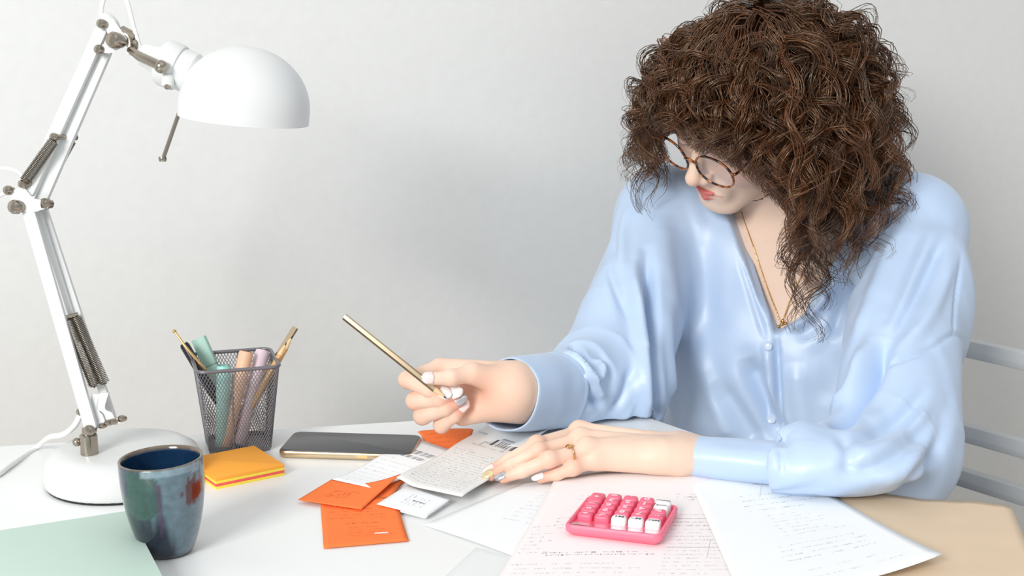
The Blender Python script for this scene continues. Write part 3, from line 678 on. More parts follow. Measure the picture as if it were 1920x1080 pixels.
# ---- pose
HC = np.array([.293, 1.614, 1.118])
def rotm(a, b, c):
    ca, sa = math.cos(a), math.sin(a); cb, sb = math.cos(b), math.sin(b); cc_, sc = math.cos(c), math.sin(c)
    return np.array([[ca,-sa,0],[sa,ca,0],[0,0,1]])@np.array([[1,0,0],[0,cb,-sb],[0,sb,cb]])@np.array([[cc_,0,sc],[0,1,0],[-sc,0,cc_]])
RH = rotm(*np.radians([123, -32, -19]))           # head frame: x her right, y forward, z up
def Hh(p): return (p-HC)@RH
def HW(l): return np.asarray(l, float)@RH.T+HC
NK = P(1500, 432, 1.70)                            # base of the neck
RS, LS = P(1250, 408, 1.76), P(1706, 430, 1.63)    # her right and left shoulder joints
RE, LE = P(1140, 724, 1.60), P(1676, 850, 1.375)    # elbows
RW, LW = P(972, 736, 1.425), T(1292, 852, TZ+.0225) # wrists
LC0, LC1 = T(1458, 868, TZ+.026), T(1302, 854, TZ+.0235)
PV = np.array([.44, 1.70, .50])
ex = unit((LS-RS)*[1, 1, .3]); ez = unit(NK-PV); ez = unit(ez-np.dot(ez, ex)*ex); ef = np.cross(ex, ez)   # torso axes: her left, up, front
if ef[1] > 0: ef = -ef
def TL(p): q = p-NK; return np.stack([q@ex, q@ef, q@ez], -1)
hk = np.array([-.60, -.48, -.30, -.20, -.12, -.05, .0, .04]); 
def _sm(a):
    g = np.linspace(hk[0], hk[-1], 400); v = np.interp(g, hk, a); k = np.hanning(71); k /= k.sum(); return g, np.convolve(np.pad(v, 35, mode='edge'), k, 'valid')
ak = np.array([.180, .178, .182, .188, .185, .160, .10, .06]); bk = np.array([.130, .128, .122, .116, .104, .085, .066, .05]); ck = np.array([.010, .010, .012, .012, .010, .0, -.01, -.01])
def column(p, da=0, db=0):
    l = TL(p); h = l[:, 2]; a = np.interp(h, *_sm(ak))+da; b = np.interp(h, *_sm(bk))+db; c = np.interp(h, *_sm(ck))
    q = (np.abs(l[:, 0]/a)**2.4+np.abs((l[:, 1]-c)/b)**2.4)**(1/2.4)
    return np.maximum((q-1)*np.minimum(a, b)*.9, h-.045)
def torso(p, o=0):
    d = column(p, o, o)
    d = smin(d, cap(p, NK-ez*.05, RS, .058+o, .058+o), .06); d = smin(d, cap(p, NK-ez*.05, LS, .058+o, .058+o), .06); return d
def march(fn, px, py, d0=1.1, d1=2.0):
    r = ray(px, py); t = np.linspace(d0, d1, 700); v = fn(CAM+t[:, None]*r); k = np.argmax(v < 0)
    return CAM+t[k]*r if v[k] < 0 else None
# ---- hands: joint chains
def chain(p, pts, rad, k=.004):
    d = None
    for i in range(len(pts)-1):
        c = cap(p, pts[i], pts[i+1], rad[i], rad[i+1]); d = c if d is None else smin(d, c, k)
    return d
FR = [.0098, .0096, .0086, .0074]; FL = [.0084, .0074, .0068, .0058]
rh_f = {'index': [P(826, 690, 1.437), P(764, 712, 1.413), P(806, 730, 1.392), P(832, 738, 1.389)],
        'middle': [P(824, 716, 1.445), P(778, 752, 1.409), P(826, 748, 1.391), P(852, 738, 1.392)],
        'ring': [P(832, 742, 1.448), P(792, 780, 1.411), P(836, 764, 1.394), P(860, 752, 1.396)],
        'pinky': [P(850, 768, 1.444), P(828, 797, 1.412), P(852, 778, 1.400), P(866, 764, 1.402)]}
rh_t = [P(930, 716, 1.412), P(886, 700, 1.394), P(846, 708, 1.380), P(808, 710, 1.374)]
rw_p = [P(968, 706, 1.426), P(970, 722, 1.430), P(972, 744, 1.432), P(974, 764, 1.430)]
def right_hand(p):
    palm = None
    for (k, v), w in zip(rh_f.items(), rw_p):
        c = cap(p, w, v[0], .0165, .0112); palm = c if palm is None else smin(palm, c, .012)
    palm = smin(palm, cap(p, P(940, 752, 1.418), P(868, 778, 1.425), .017, .0125), .014)     # heel of the palm
    palm = smin(palm, cap(p, P(945, 716, 1.412), rh_t[1], .0165, .0115), .014)               # thumb base
    palm = smin(palm, cap(p, RW+(RE-RW)*-.05, RE*.6+RW*.4, .0255, .031), .02)
    fing = None
    for k, v in rh_f.items():
        s = .92 if k == 'pinky' else 1; c = chain(p, v, [r*s for r in FR]); c = smin(c, palm, .0045) if fing is None else c
        fing = c if fing is None else np.minimum(fing, smin(c, palm, .0045))
    th = chain(p, rh_t, [.012, .0098, .0086, .0066])
    return np.minimum(fing, smin(th, palm, .006))
lh_f = {'index': [T(1086, 812, TZ+.034), T(1006, 833, TZ+.034), T(956, 862, TZ+.020), T(921, 882, TZ+.0105)],
        'middle': [T(1088, 826, TZ+.037), T(1010, 846, TZ+.034), T(958, 872, TZ+.020), T(920, 892, TZ+.0105)],
        'ring': [T(1100, 844, TZ+.034), T(1030, 862, TZ+.030), T(980, 883, TZ+.018), T(944, 896, TZ+.0105)],
        'pinky': [T(1118, 864, TZ+.024), T(1074, 878, TZ+.020), T(1044, 889, TZ+.014), T(1014, 897, TZ+.0095)]}
lh_t = [T(1240, 838, TZ+.022), T(1160, 822, TZ+.016), T(1100, 818, TZ+.014), T(1040, 820, TZ+.012)]
lw_p = [T(1262, 838, TZ+.027), T(1264, 846, TZ+.029), T(1266, 855, TZ+.027), T(1268, 863, TZ+.023)]
def left_hand(p):
    palm = None
    for (k, v), w in zip(lh_f.items(), lw_p):
        c = cap(p, w, v[0], .0150, .0106 if k != 'pinky' else .0098); palm = c if palm is None else smin(palm, c, .012)
    for v in lh_f.values():
        palm = smin(palm, cap(p, v[0]+Z*.0085, v[0]*.45+LW*.55+Z*.0115, .0030, .0022), .006)      # tendons
    for s_ in (-.0095, .0095): palm = smin(palm, cap(p, LW+Y*s_, LC0+Y*s_, .0158, .0160), .02)
    palm = smin(palm, cap(p, T(1245, 854, TZ+.030), T(1232, 856, TZ+.029), .010, .009), .016)     # wrist bone
    fing = None
    for k, v in lh_f.items():
        s = .92 if k == 'pinky' else 1; c = smin(chain(p, v, [r*s for r in FL]), palm, .005)
        kn = ell(p, v[1]+Z*.001, (.0080*s,)*3); c = smin(c, kn, .006)
        kn = ell(p, v[0]+Z*.0030, (.0088*s,)*3); c = smin(c, kn, .010)
        fing = c if fing is None else np.minimum(fing, c)
    return np.minimum(fing, smin(chain(p, lh_t, [.014, .011, .009, .007]), palm, .006))
# ---- head
def head_parts(p):
    l = Hh(p); s = l.copy(); s[:, 0] = np.abs(l[:, 0])
    d = ell(l, (0, -.012, .036), (.074, .094, .077))
    d = smin(d, ell(l, (0, .028, -.028), (.060, .060, .078)), .03)
    d = smin(d, cap(s, (.050, -.006, -.060), (.018, .068, -.100), .016, .014), .028)
    d = smin(d, ell(l, (0, .078, -.099), (.019, .014, .015)), .018)
    d = smin(d, ell(s, (.040, .058, -.032), (.021, .021, .024)), .022)
    d = smin(d, cap(s, (.048, .068, .016), (.012, .084, .014), .008, .008), .014)
    d = smax(d, -ell(s, (.031, .100, -.004), (.016, .014, .013)), .012)
    d = smin(d, ell(s, (.031, .0765, -.003), (.0138,)*3), .003)
    nose = smin(cap(l, (0, .086, .010), (0, .1065, -.034), .0062, .0085), ell(l, (0, .109, -.0385), (.0092, .0092, .0088)), .008)
    nose = smin(nose, ell(s, (.0115, .0985, -.042), (.0062, .0085, .0064)), .006)
    d = smin(d, nose, .009)
    d = smax(d, -ell(s, (.0058, .1035, -.050), (.0032, .005, .0035)), .003)
    d = smin(d, ell(l, (0, .080, -.072), (.027, .014, .019)), .014)
    d = smin(d, ell(s, (.076, -.012, -.012), (.008, .018, .030)), .006)
    up = np.minimum(cap(s, (.0, .0955, -.0695), (.0215, .0865, -.0735), .0036, .0018), cap(s, (.004, .0965, -.0688), (.012, .0935, -.0692), .0032, .0026))
    lo_ = cap(s, (0, .0945, -.0795), (.0195, .0860, -.0755), .0046, .0018)
    return d, np.minimum(up, lo_), up, lo_
def head(p):
    d, lips, up, lo_ = head_parts(p); return np.minimum(smin(d, up, .0025), smin(d, lo_, .003))
def neckchest(p):
    d = cap(p, HW((0, -.025, -.045)), NK+ez*.0+ef*.0, .050, .056)
    d = smin(d, cap(p, NK, NK-ez*.06+ex*.10, .045, .035), .03); d = smin(d, cap(p, NK, NK-ez*.06-ex*.10, .045, .035), .03)
    d = smin(d, torso(p, -.016), .035)
    # neck cords and collarbones
    d = smin(d, cap(p, NK+ef*.062-ez*.055+ex*.015, NK+ef*.035-ez*.035+ex*.12, .007, .007), .015)
    d = smin(d, cap(p, NK+ef*.062-ez*.055-ex*.015, NK+ef*.035-ez*.035-ex*.12, .007, .007), .015)
    d = smin(d, cap(p, HW((-.055, -.03, -.05)), NK+ef*.06-ez*.05+ex*.012, .011, .008), .02)
    return d
def arms_in(p): return np.minimum(smin(cap(p, RS, RE, .045, .036), cap(p, RE, RW, .036, .026), .02), np.minimum(smin(cap(p, LS, LE, .045, .030), cap(p, LE, LC0, .026, .0150), .02), cap(p, LC0, LW, .015, .015)))
def upper(p): return np.minimum(smin(head(p), neckchest(p), .022), arms_in(p))
def skin_cols(V):
    c = np.tile(L3('efd2bd'), (len(V), 1))
    d, lips, up, lo_ = head_parts(V); l = Hh(V); s = l.copy(); s[:, 0] = np.abs(s[:, 0])
    nearh = np.linalg.norm(l, axis=1) < .2
    w = np.clip(1-np.maximum(lips, 0)/.0016, 0, 1)*nearh*(l[:, 1] > .06); c = c*(1-w[:, None])+L3('d0706a')*w[:, None]
    seam = np.clip(1-np.abs(up-lo_)/.0012, 0, 1)*(np.maximum(up, lo_) < .0016)*nearh*(s[:, 0] < .0185); c = c*(1-.6*seam[:, None])+L3('8a3a38')*.6*seam[:, None]
    w = .45*np.exp(-(np.linalg.norm((s-[.042, .07, -.035])/[.022, .03, .02], axis=1))**2)+.4*np.exp(-(np.linalg.norm((l-[0, .115, -.042])/[.016, .014, .012], axis=1))**2)
    c = c*(1-w[:, None])+L3('eaa893')*w[:, None]
    lash = np.exp(-((np.linalg.norm(s-[.031, .0765, -.003], axis=1)-.0140)/.001)**2)*np.exp(-((s[:, 2]+.0105)/.0014)**2)*(s[:, 1] > .08)*nearh; c = c*(1-lash[:, None])+L3('3a2018')*lash[:, None]
    brow = np.exp(-((s[:, 2]-.0225-.1*np.abs(s[:, 0]-.03))/.003)**2)*(np.abs(s[:, 0]-.033) < .02)*(s[:, 1] > .06)*nearh*.8; c = c*(1-brow[:, None])+L3('4a2c1c')*brow[:, None]
    for ch in (rh_f, lh_f):
        for k, v in ch.items():
            for j, (a_, r_) in enumerate(((.30, .011), (.45, .010), (.0, 1), (.55, .011))):
                if j == 2: continue
                q = v[j]; w = a_*np.exp(-(np.linalg.norm(V-q, axis=1)/r_)**2*.7); c = c*(1-w[:, None])+L3('e58f74')*w[:, None]
    palm = np.exp(-(np.linalg.norm(V-P(905, 735, 1.40), axis=1)/.035)**2)*.45; c = c*(1-palm[:, None])+L3('e79f80')*palm[:, None]
    return c
M['skin'] = mat('skin', 'efc7ae', .48, var=.03, scale=70, sss=.18, attr='Col', spec=.35)
parts = []
V, Q = surface(upper, [.10, 1.30, .60], [.56, 1.86, 1.27], .0028); parts.append((V, Q))
lo = np.min([q for v in rh_f.values() for q in v]+[RW, RE], 0)-.035; hi = np.max([q for v in rh_f.values() for q in v]+[RW, RE], 0)+.035
parts.append(surface(lambda p: np.maximum(right_hand(p), (p-(RW*.55+RE*.45))@unit(RE-RW)), lo, hi, .0011))
lo = np.min([q for v in lh_f.values() for q in v]+[LW], 0)-.03; hi = np.max([q for v in lh_f.values() for q in v]+[LW*.5+LE*.5], 0)+.035
parts.append(surface(lambda p: np.maximum(left_hand(p), (p-(LW*.2+LC0*.8))@unit(LC0-LW)), lo, hi, .0011))
# finer face
FL0, FH0 = HW((0, .07, -.04))-.085, HW((0, .07, -.04))+.085
fV, fQ = surface(lambda p: np.maximum(upper(p)+.0, np.linalg.norm(p-HW((0, .068, -.045)), axis=1)-.080), FL0, FH0, .0012)
parts[0] = (parts[0][0], parts[0][1])
keep = np.linalg.norm(parts[0][0]-HW((0, .068, -.045)), axis=1) > .0785
q0 = parts[0][1][keep[parts[0][1]].all(1)]
kf = np.abs(upper(fV)) < .0010
fQ = fQ[kf[fQ].all(1)]
parts[0] = (parts[0][0], q0); parts.append((fV, fQ))
def merge(ps):
    n = 0; vs = []; qs = []
    for v, q in ps:
        u, inv = np.unique(q, return_inverse=True); vs.append(v[u]); qs.append(inv.reshape(q.shape)+n); n += len(u)
    return np.concatenate(vs), np.concatenate(qs)
BV, BQ = merge([(relax(v, q, 1, .4), q) for v, q in parts])
person = np_mesh('person', BV, BQ, M['skin'], None, skin_cols(BV))
tag(person, 'curly-haired person in a light blue satin blouse and glasses, seated writing at the table', 'person')
# ---- nails
M['nail'] = mat('nail_polish', 'f3dcd8', .12, var=.02, coat=1); M['nailw'] = mat('nail_white', 'f6f0ee', .12, coat=1); M['nailg'] = mat('nail_gold', 'e6d2a4', .2, .5); M['nails'] = mat('nail_glitter', 'c9c8cc', .25, .7, var=.6, scale=900)
def nail(a, b, up_, r, L, m, name='fingernail', lab=None):
    """a: last joint, b: fingertip centre, up_: direction the nail faces"""
    d = unit(b-a); up_ = unit(up_-np.dot(up_, d)*d); sd_ = np.cross(d, up_); mb = MB(); rings = []
    for t in np.linspace(-.45, 1, 12):
        w = r*.92*(1-max(0, (t-.35)/.65)**2.2*.75)*(min(1, (t+.5)*8)); w = max(w, .0002)
        o = b+d*(t*L*.68)+up_*(r*.60-.0018*max(0, t)**2); ring = []
        for s_ in np.linspace(-1, 1, 9): ring.append(o+sd_*w*s_*.95+up_*(r*.42*(1-s_*s_*.9)))
        for s_ in np.linspace(1, -1, 9): ring.append(o+sd_*w*s_*.9+up_*(r*.42*(1-s_*s_*.9)-.0007))
        rings.append(ring)
    o = mb.loft(rings).build(name, M[m], person, 180)
    if lab: o['label'] = lab
cam_d = -CF
for k, m in (('index', 'nailw'), ('middle', 'nailw'), ('ring', 'nails'), ('pinky', 'nail')):
    v = rh_f[k]; nail(v[2], v[3], cam_d+Z*.35, .0080, .0150, m)
nail(rh_t[2], rh_t[3]+.002*unit(rh_t[3]-rh_t[2]), cam_d*1.0+Z*.35, .0078, .0135, 'nail')
for k, m, lb in (('index', 'nail', None), ('middle', 'nailg', 'gold fingernail'), ('ring', 'nails', 'silver glitter fingernail'), ('pinky', 'nailw', None)):
    v = lh_f[k]; nail(v[2], v[3], Z*1.0+cam_d*.45, .0062, .0135, m, lab=lb)
# ---- pencil held in the right hand
pa, pb = P(646, 594, 1.40), P(838, 748, 1.376)
pencil('pencil', pb, pa, .0037, 'pgold', 'gold hexagonal pencil held between thumb and fingers of the raised hand')
# ---- ring
rc = lh_f['ring'][0]*.55+lh_f['ring'][1]*.45; rd = unit(lh_f['ring'][1]-lh_f['ring'][0])
x_, y_, _ = MB().frame(rd); a_ = np.linspace(0, TAU, 33)
mb = MB().tube([rc+Z*.0008+.0094*(math.cos(t)*x_+math.sin(t)*y_) for t in a_], .0008, 8, False)
tp = rc+unit(Z*.8-CF*.25)*.0098
for k in range(3): mb.ball(tp+rd*.0022*(k-1)+X*.0, (.0017, .0017, .0015), n=8)
mb.build('finger_ring', M['goldj'], person, 180)['label'] = 'thin gold ring with a small knot'
from mathutils.bvhtree import BVHTree
def bvh_of(V, Q): return BVHTree.FromPolygons(V.tolist(), Q.tolist())
BB = bvh_of(BV, BQ)
def cast(bv, px, py):
    r = ray(px, py); h = bv.ray_cast(Vector(CAM), Vector(unit(r)))
    return (np.array(h[0]), np.array(h[1])) if h[0] is not None else (None, None)
# ---- blouse
n_out = np.array([.8, .6, 0]); nbk = np.array([-ed[1], ed[0], 0])
def table_d(p): return np.maximum(np.maximum(p[:, 2]-(TZ+.0035), (p-A_)@n_out-.012), np.maximum((p-A_)@nbk-.008, TZ-.03-p[:, 2]))
RC0, RC1 = P(1044, 732, 1.505), P(950, 740, 1.425)          # right cuff, from sleeve to opening
     # left cuff
def sleeves(p, o=0):
    r = smin(cap(p, RS, RE, .058+o, .072+o), cap(p, RE, RC0, .068+o, .044+o), .03)
    l = smin(cap(p, LS, LE, .062+o, .070+o), cap(p, LE, LC0, .054+o, .0245+o), .03)
    l = smin(l, ell(p, T(1575, 870, TZ+.036), (.085, .040, .031)), .05)
    l = smin(l, ell(p, P(1752, 610, 1.56), (.036, .05, .10)), .05)
    r = smax(r, (p-RC0)@unit(RC1-RC0)-.002, .004); l = smax(l, (p-LC0)@unit(LC1-LC0)-.002, .004)
    return r, l
def skirt(p):
    d = torso(p, .010)
    # loose back and sides hanging over the hips
    return d
def blouse0(p):
    d = skirt(p); r, l = sleeves(p)
    d = smin(d, r, .035); d = smin(d, l, .030); return d
_vl = [(1360, 396), (1378, 440), (1396, 490), (1424, 565), (1445, 612), (1453, 628), (1474, 616), (1506, 594), (1516, 566), (1534, 540), (1575, 470), (1610, 400), (1560, 330), (1400, 330)]
VP = []
for q in _vl:
    h = march(lambda p: torso(p, .010), *q)
    h = P(*q, 1.62) if h is None else h
    VP.append(TL(h[None])[0])
VP = np.array(VP)[:, [0, 2]]
def poly_sd(x, y, pg):
    d = np.full(len(x), 1e9); s = np.ones(len(x)); n = len(pg)
    for i in range(n):
        a, b = pg[i], pg[(i-1) % n]; e = b-a; wx, wy = x-a[0], y-a[1]
        t = np.clip((wx*e[0]+wy*e[1])/(e@e), 0, 1); d = np.minimum(d, (wx-e[0]*t)**2+(wy-e[1]*t)**2)
        c1 = y >= a[1]; c2 = y < b[1]; c3 = e[0]*wy > e[1]*wx
        s = np.where((c1 & c2 & c3) | (~c1 & ~c2 & ~c3), -s, s)
    return s*np.sqrt(d)
def blouse(p):
    d = blouse0(p); l = TL(p)
    v = poly_sd(l[:, 0], l[:, 2], VP)
    d = smax(d, -np.maximum(v, .0-l[:, 1]), .002)
    d = np.maximum(d, -(np.maximum(cap(p, NK-ez*.02, NK+ez*.2, .066, .07), -(l[:, 2]+.055))))
    return np.maximum(np.maximum(np.maximum(d, -table_d(p)), .50-p[:, 2]), .016-(p-base)@ch_f)
SV, SQ = surface(blouse, [.0, 1.06, .48], [.66, 1.92, 1.07], .0030)
SV = relax(SV, SQ, 2, .5); SN = normals(SV, SQ); SB = bvh_of(SV, SQ)
folds = [ # pixel polyline, width, height
 ([(1190,500),(1200,620),(1206,720),(1210,800)], .011, .010), ([(1212,470),(1222,600),(1230,700),(1236,810)], .010, -.013),
 ([(1250,560),(1256,680),(1262,800)], .016, .005), ([(1150,430),(1158,520),(1178,600)], .010, -.004),
 ([(1400,670),(1432,752),(1466,835)], .017, -.011), ([(1340,715),(1392,790),(1420,835)], .018, -.006), ([(1300,650),(1350,770),(1370,830)], .016, .004), ([(1430,700),(1455,760),(1475,810)], .010, .004),
 ([(1660,625),(1630,715),(1588,778),(1570,800)], .013, -.017), ([(1625,640),(1600,720),(1560,770)], .014, .006),
 ([(1652,420),(1610,510),(1575,590),(1555,640)], .012, -.005), ([(1690,420),(1640,540),(1600,640)], .014, .004), ([(1735,400),(1690,520),(1645,640)], .012, -.004),
 ([(1772,440),(1725,540),(1660,660)], .010, -.006), ([(1790,480),(1750,580),(1700,650)], .010, .004),
 ([(1580,826),(1650,806),(1700,775),(1745,725)], .010, -.009), ([(1600,870),(1660,850),(1715,815),(1758,745)], .014, .007), ([(1583,888),(1655,866),(1728,812),(1768,730)], .010, -.009),
 ([(1640,905),(1710,870),(1765,790)], .012, .006), ([(1690,920),(1745,850),(1785,740)], .010, -.007), ([(1578,812),(1592,850),(1584,892)], .008, -.006),
 ([(1655,692),(1700,672),(1745,655),(1789,627),(1811,645)], .0032, -.0035), ([(1803,475),(1790,580),(1788,626)], .0032, -.0035), ([(1130,480),(1150,540),(1180,600)], .0032, -.003),
 ([(1072,645),(1100,680),(1112,700)], .007, -.009), ([(1064,660),(1096,690),(1118,726)], .006, .007), ([(1071,709),(1100,738),(1130,766)], .006, -.007), ([(1086,700),(1112,722),(1132,748)], .007, .005),
 ([(1113,676),(1130,690),(1122,720)], .006, .005), ([(1128,668),(1146,700),(1140,740)], .006, -.004), ([(1150,770),(1170,740),(1185,690)], .008, -.005), ([(1040,680),(1062,710),(1066,770)], .004, -.004),
 ([(1455,632),(1458,690),(1462,760),(1472,830)], .0045, -.006), ([(1438,640),(1441,700),(1446,770),(1452,825)], .009, .004), ([(1425,640),(1430,720),(1436,800)], .003, -.0012),
 ([(1474,618),(1510,600),(1545,560),(1590,490)], .006, .004), ([(1490,640),(1540,600),(1590,530)], .010, -.004), ([(1400,470),(1425,550),(1448,620)], .006, .003), ([(1385,480),(1412,565),(1436,640)], .005, -.002),
 ([(1240,400),(1250,500),(1270,600)], .02, .004), ([(1300,420),(1320,540),(1340,640)], .02, -.004), ([(1180,380),(1165,450),(1160,520)], .012, .003),
 ([(1490,680),(1500,760),(1510,820)], .018, .004), ([(1530,640),(1560,700),(1540,760)], .018, -.003), ([(1320,850),(1400,862),(1450,868)], .006, -.002), ([(1462,835),(1466,890)], .003, -.003)]
disp = np.zeros(len(SV))
for pts, w, a in folds:
    if (a > -.003 or a < -.004) and not (pts[0][1] > 795 and 1500 < pts[0][0]): a *= 1.45; w *= .88
    hp = []
    for q in bez([(x, y, 0) for x, y in pts], 24)[:, :2]:
        h, n = cast(SB, *q)
        if h is not None: hp.append(h)
    if len(hp) < 2: continue
    hp = np.array(hp); n = len(hp)
    lo, hi = hp.min(0)-3*w, hp.max(0)+3*w; I = np.where(((SV > lo) & (SV < hi)).all(1))[0]
    best = np.full(len(I), 1e9); tt = np.zeros(len(I))
    for i in range(n-1):
        if np.linalg.norm(hp[i+1]-hp[i]) > .06: continue
        e = hp[i+1]-hp[i]; t = np.clip(((SV[I]-hp[i])@e)/(e@e+1e-12), 0, 1); dd = np.linalg.norm(SV[I]-hp[i]-t[:, None]*e, axis=1)
        m = dd < best; best[m] = dd[m]; tt[m] = (i+t[m])/(n-1)
    x_2 = (best/w)**2; disp[I] += a*(1-.55*x_2)*np.exp(-x_2*.8)*np.clip(np.minimum(tt, 1-tt)/.22+.15, 0, 1)
lo_t = TL(SV)
def armco(a, b, c):
    t1 = np.clip(((SV-a)@(b-a))/((b-a)@(b-a)), 0, 1); q1 = a+t1[:, None]*(b-a); t2 = np.clip(((SV-b)@(c-b))/((c-b)@(c-b)), 0, 1); q2 = b+t2[:, None]*(c-b)
    d1 = np.linalg.norm(SV-q1, axis=1); d2 = np.linalg.norm(SV-q2, axis=1); f = d2 < d1
    t = np.where(f, 1+t2, t1); q = np.where(f[:, None], q2, q1); x, y, _ = MB().frame(c-a); v = SV-q; return t, np.arctan2(v@y, v@x), np.minimum(d1, d2)
def crease(x): return 1-np.abs(np.sin(x))**.7*1.4
for (a, b, c, k1, k2, amp, ph) in ((RS, RE, RC0, 9, 1.0, .0030, .4), (LS, LE, LC0, 8, 1.5, .0022, 1.2)):
    t, an, dd = armco(a, b, c); wgt = np.exp(-np.maximum(dd-.07, 0)/.012)*np.clip((t-.45)/.4, 0, 1)*np.clip(((1.85 if k1 == 9 else 1.5)-t)/.25, 0, 1)
    disp += amp*wgt*crease(t*k1+k2*np.sin(an+ph)*1.3+.5*np.sin(2*an+3*t))
    wgt = np.exp(-np.maximum(dd-.07, 0)/.012); disp += .0011*np.clip((t-1.80)/.18, 0, 1)*wgt*np.sin(an*11+2*np.sin(3*an))
th_ = lo_t[:, 0]*46+1.1*np.sin(lo_t[:, 2]*9+lo_t[:, 0]*7)
disp += .0062*np.clip((-.13-lo_t[:, 2])/.16, 0, 1)*(lo_t[:, 1] > 0)*(np.sin(th_)-.35*np.abs(np.sin(th_*.5+.7)))
SV = SV+SN*disp[:, None]
SV = relax(SV, SQ, 1, .4)
m_ = table_d(SV) < 0; SV[m_, 2] = np.where(SV[m_, 2] > TZ-.012, TZ+.0035, SV[m_, 2])
M['satin'] = mat('blue_satin', 'bad0ec', .43, var=.015, scale=30, spec=.8, sheen=.2, aniso=.3)
def satin_bump(m):
    nt = m.node_tree; L = nt.links.new; b = nt.nodes['Principled BSDF']; tc = nt.nodes.new('ShaderNodeTexCoord'); mp = nt.nodes.new('ShaderNodeMapping'); mp.inputs['Scale'].default_value = (9, 7, 4.5); mp.inputs['Rotation'].default_value = (.2, .3, .2)
    nz = nt.nodes.new('ShaderNodeTexNoise'); nz.inputs['Scale'].default_value = 1.6; nz.inputs['Detail'].default_value = 1; nz.inputs['Distortion'].default_value = .5
    bp = nt.nodes.new('ShaderNodeBump'); bp.inputs['Strength'].default_value = .45; bp.inputs['Distance'].default_value = .02
    L(tc.outputs['Object'], mp.inputs[0]); L(mp.outputs[0], nz.inputs['Vector']); L(nz.outputs['Fac'], bp.inputs['Height']); L(bp.outputs[0], b.inputs['Normal'])
satin_bump(M['satin'])
bl = np_mesh('blouse', SV, SQ, M['satin'], person); bl['label'] = 'light blue satin blouse'
SB = bvh_of(SV, SQ)
# cuffs: double-walled bands, open at the wrist
def cuff(c0, c1, r0, r1, slant, flat):
    d = unit(c1-c0); x = unit(np.cross(d, Z)); y = np.cross(x, d); L = np.linalg.norm(c1-c0); rings = []
    def ring(t, r, ph=0):
        o = []
        for k in range(56):
            a = TAU*k/56; px_, py_ = math.cos(a)*r, math.sin(a)*r*flat
            wv = .0008*math.sin(3*a+ph)+.0006*math.sin(5*a+1)
            o.append(c0+d*(t*L+t*(slant[0]*math.cos(a)+slant[1]*math.sin(a)))+x*(px_+wv*math.cos(a))+y*(py_+wv*math.sin(a)))
        return o
    rr = lambda t: r0+(r1-r0)*t+.0012*math.sin(math.pi*t)
    prof = [(-.03, -.004), (.0, 0), (.035, .0016), (.06, .0004)]+[(t, 0) for t in np.linspace(.1, .95, 8)]+[(.985, -.0002), (1, -.0012), (.985, -.0024)]+[(t, -.0026) for t in np.linspace(.93, .1, 8)]
    mb = MB().loft([ring(t, rr(t)+e, t*2) for t, e in prof], False); v = np.concatenate(mb.v)
    v[:, 2] = np.maximum(v[:, 2], TZ+.0040) ; mb.v = [v]
    return mb.build('cuff', M['satin'], person, 180)
cuff(RC0, RC1, .0445, .0410, (.004, -.006), 1.0); cuff(LC0, LC1, .0305, .0275, (0, 0), .70)
# collar: a folded ribbon round the neck, open in front
cl = []
h0 = cast(SB, 1366, 408)[0]; h1 = cast(SB, 1585, 455)[0]
h0 = NK+ef*.06-ex*.06-ez*.03 if h0 is None else h0; h1 = NK+ef*.06+ex*.05-ez*.04 if h1 is None else h1
def nk(t, r, z): return NK+r*(math.sin(t)*ex-math.cos(t)*ef)+ez*z
path = bez([nk(math.radians(-112), .074, .004), nk(math.radians(-100), .074, .016), nk(math.radians(-60), .074, .04), nk(0, .072, .05), nk(math.radians(60), .074, .04), nk(math.radians(110), .078, .014), h1+ef*.003], 48)
rings = []
for i, q in enumerate(path):
    o = q-NK; o = o-np.dot(o, ez)*ez; o = unit(o); t = i/(len(path)-1); k = math.sin(math.pi*min(max(t, .0), 1))**.5
    rings.append([q-o*.002, q+ez*.020*k, q+ez*.026*k+o*.004, q+ez*.018*k+o*.012, q-ez*.004*k+o*.022*k, q-ez*.024*k+o*(.004+(.026+.042*(t > .5)*math.sin(math.pi*t)**2)*k), q-ez*.0245*k+o*(.003+(.0255+.042*(t > .5)*math.sin(math.pi*t)**2)*k), q+ez*.012*k+o*.009, q+ez*.018*k+o*.004, q-ez*.002])
MB().loft(rings).build('collar', M['satin'], person, 180)
# buttons
M['button'] = mat('pearl_button', 'cfdff2', .18, coat=.6)
for bx, by in ((1525, 566), (1440, 650), (1447, 786)):
    h, n = cast(SB, bx, by)
    if h is None: continue
    n = unit(n); n = n if n@CF < 0 else -n
    mb = MB().lathe([(0, -.001), (.0056, -.001), (.0058, .0012), (.0050, .0022), (.0036, .0016), (0, .0015)], h, n, 24)
    mb.build('button', M['button'], person)
# trousers under the table
hipL, hipR = PV+np.array([.06, -.08, -.0])*0+ex*.09, PV-ex*.09
def legs(p):
    f = np.array([-.62, -.78, 0]); d = None
    for hp in (hipL, hipR):
        k = hp+f*.40+Z*.02; c = np.minimum(cap(p, hp+Z*.0, k, .082, .058), cap(p, k, k-f*.03-Z*(k[2]-.06), .058, .045)); d = c if d is None else smin(d, c, .03)
    ca__ = np.maximum(np.maximum(np.abs((p-base)@ch_d)-.34, (p-base)@ch_f-.43), p[:, 2]-.4495)
    return np.maximum(np.maximum(np.maximum(smin(d, ell(p, PV+Z*.03, (.17, .13, .12)), .05), np.maximum(p[:, 2]-.585, .0-p[:, 2])), -ca__), .018-(p-base)@ch_f)
M['denim'] = mat('dark_trousers', '39404f', .8, var=.1)
lv, lq = surface(legs, [.0, 1.15, -.02], [.8, 2.0, .68], .012); np_mesh('trousers', lv, lq, M['denim'], person)['label'] = 'dark trousers under the table'
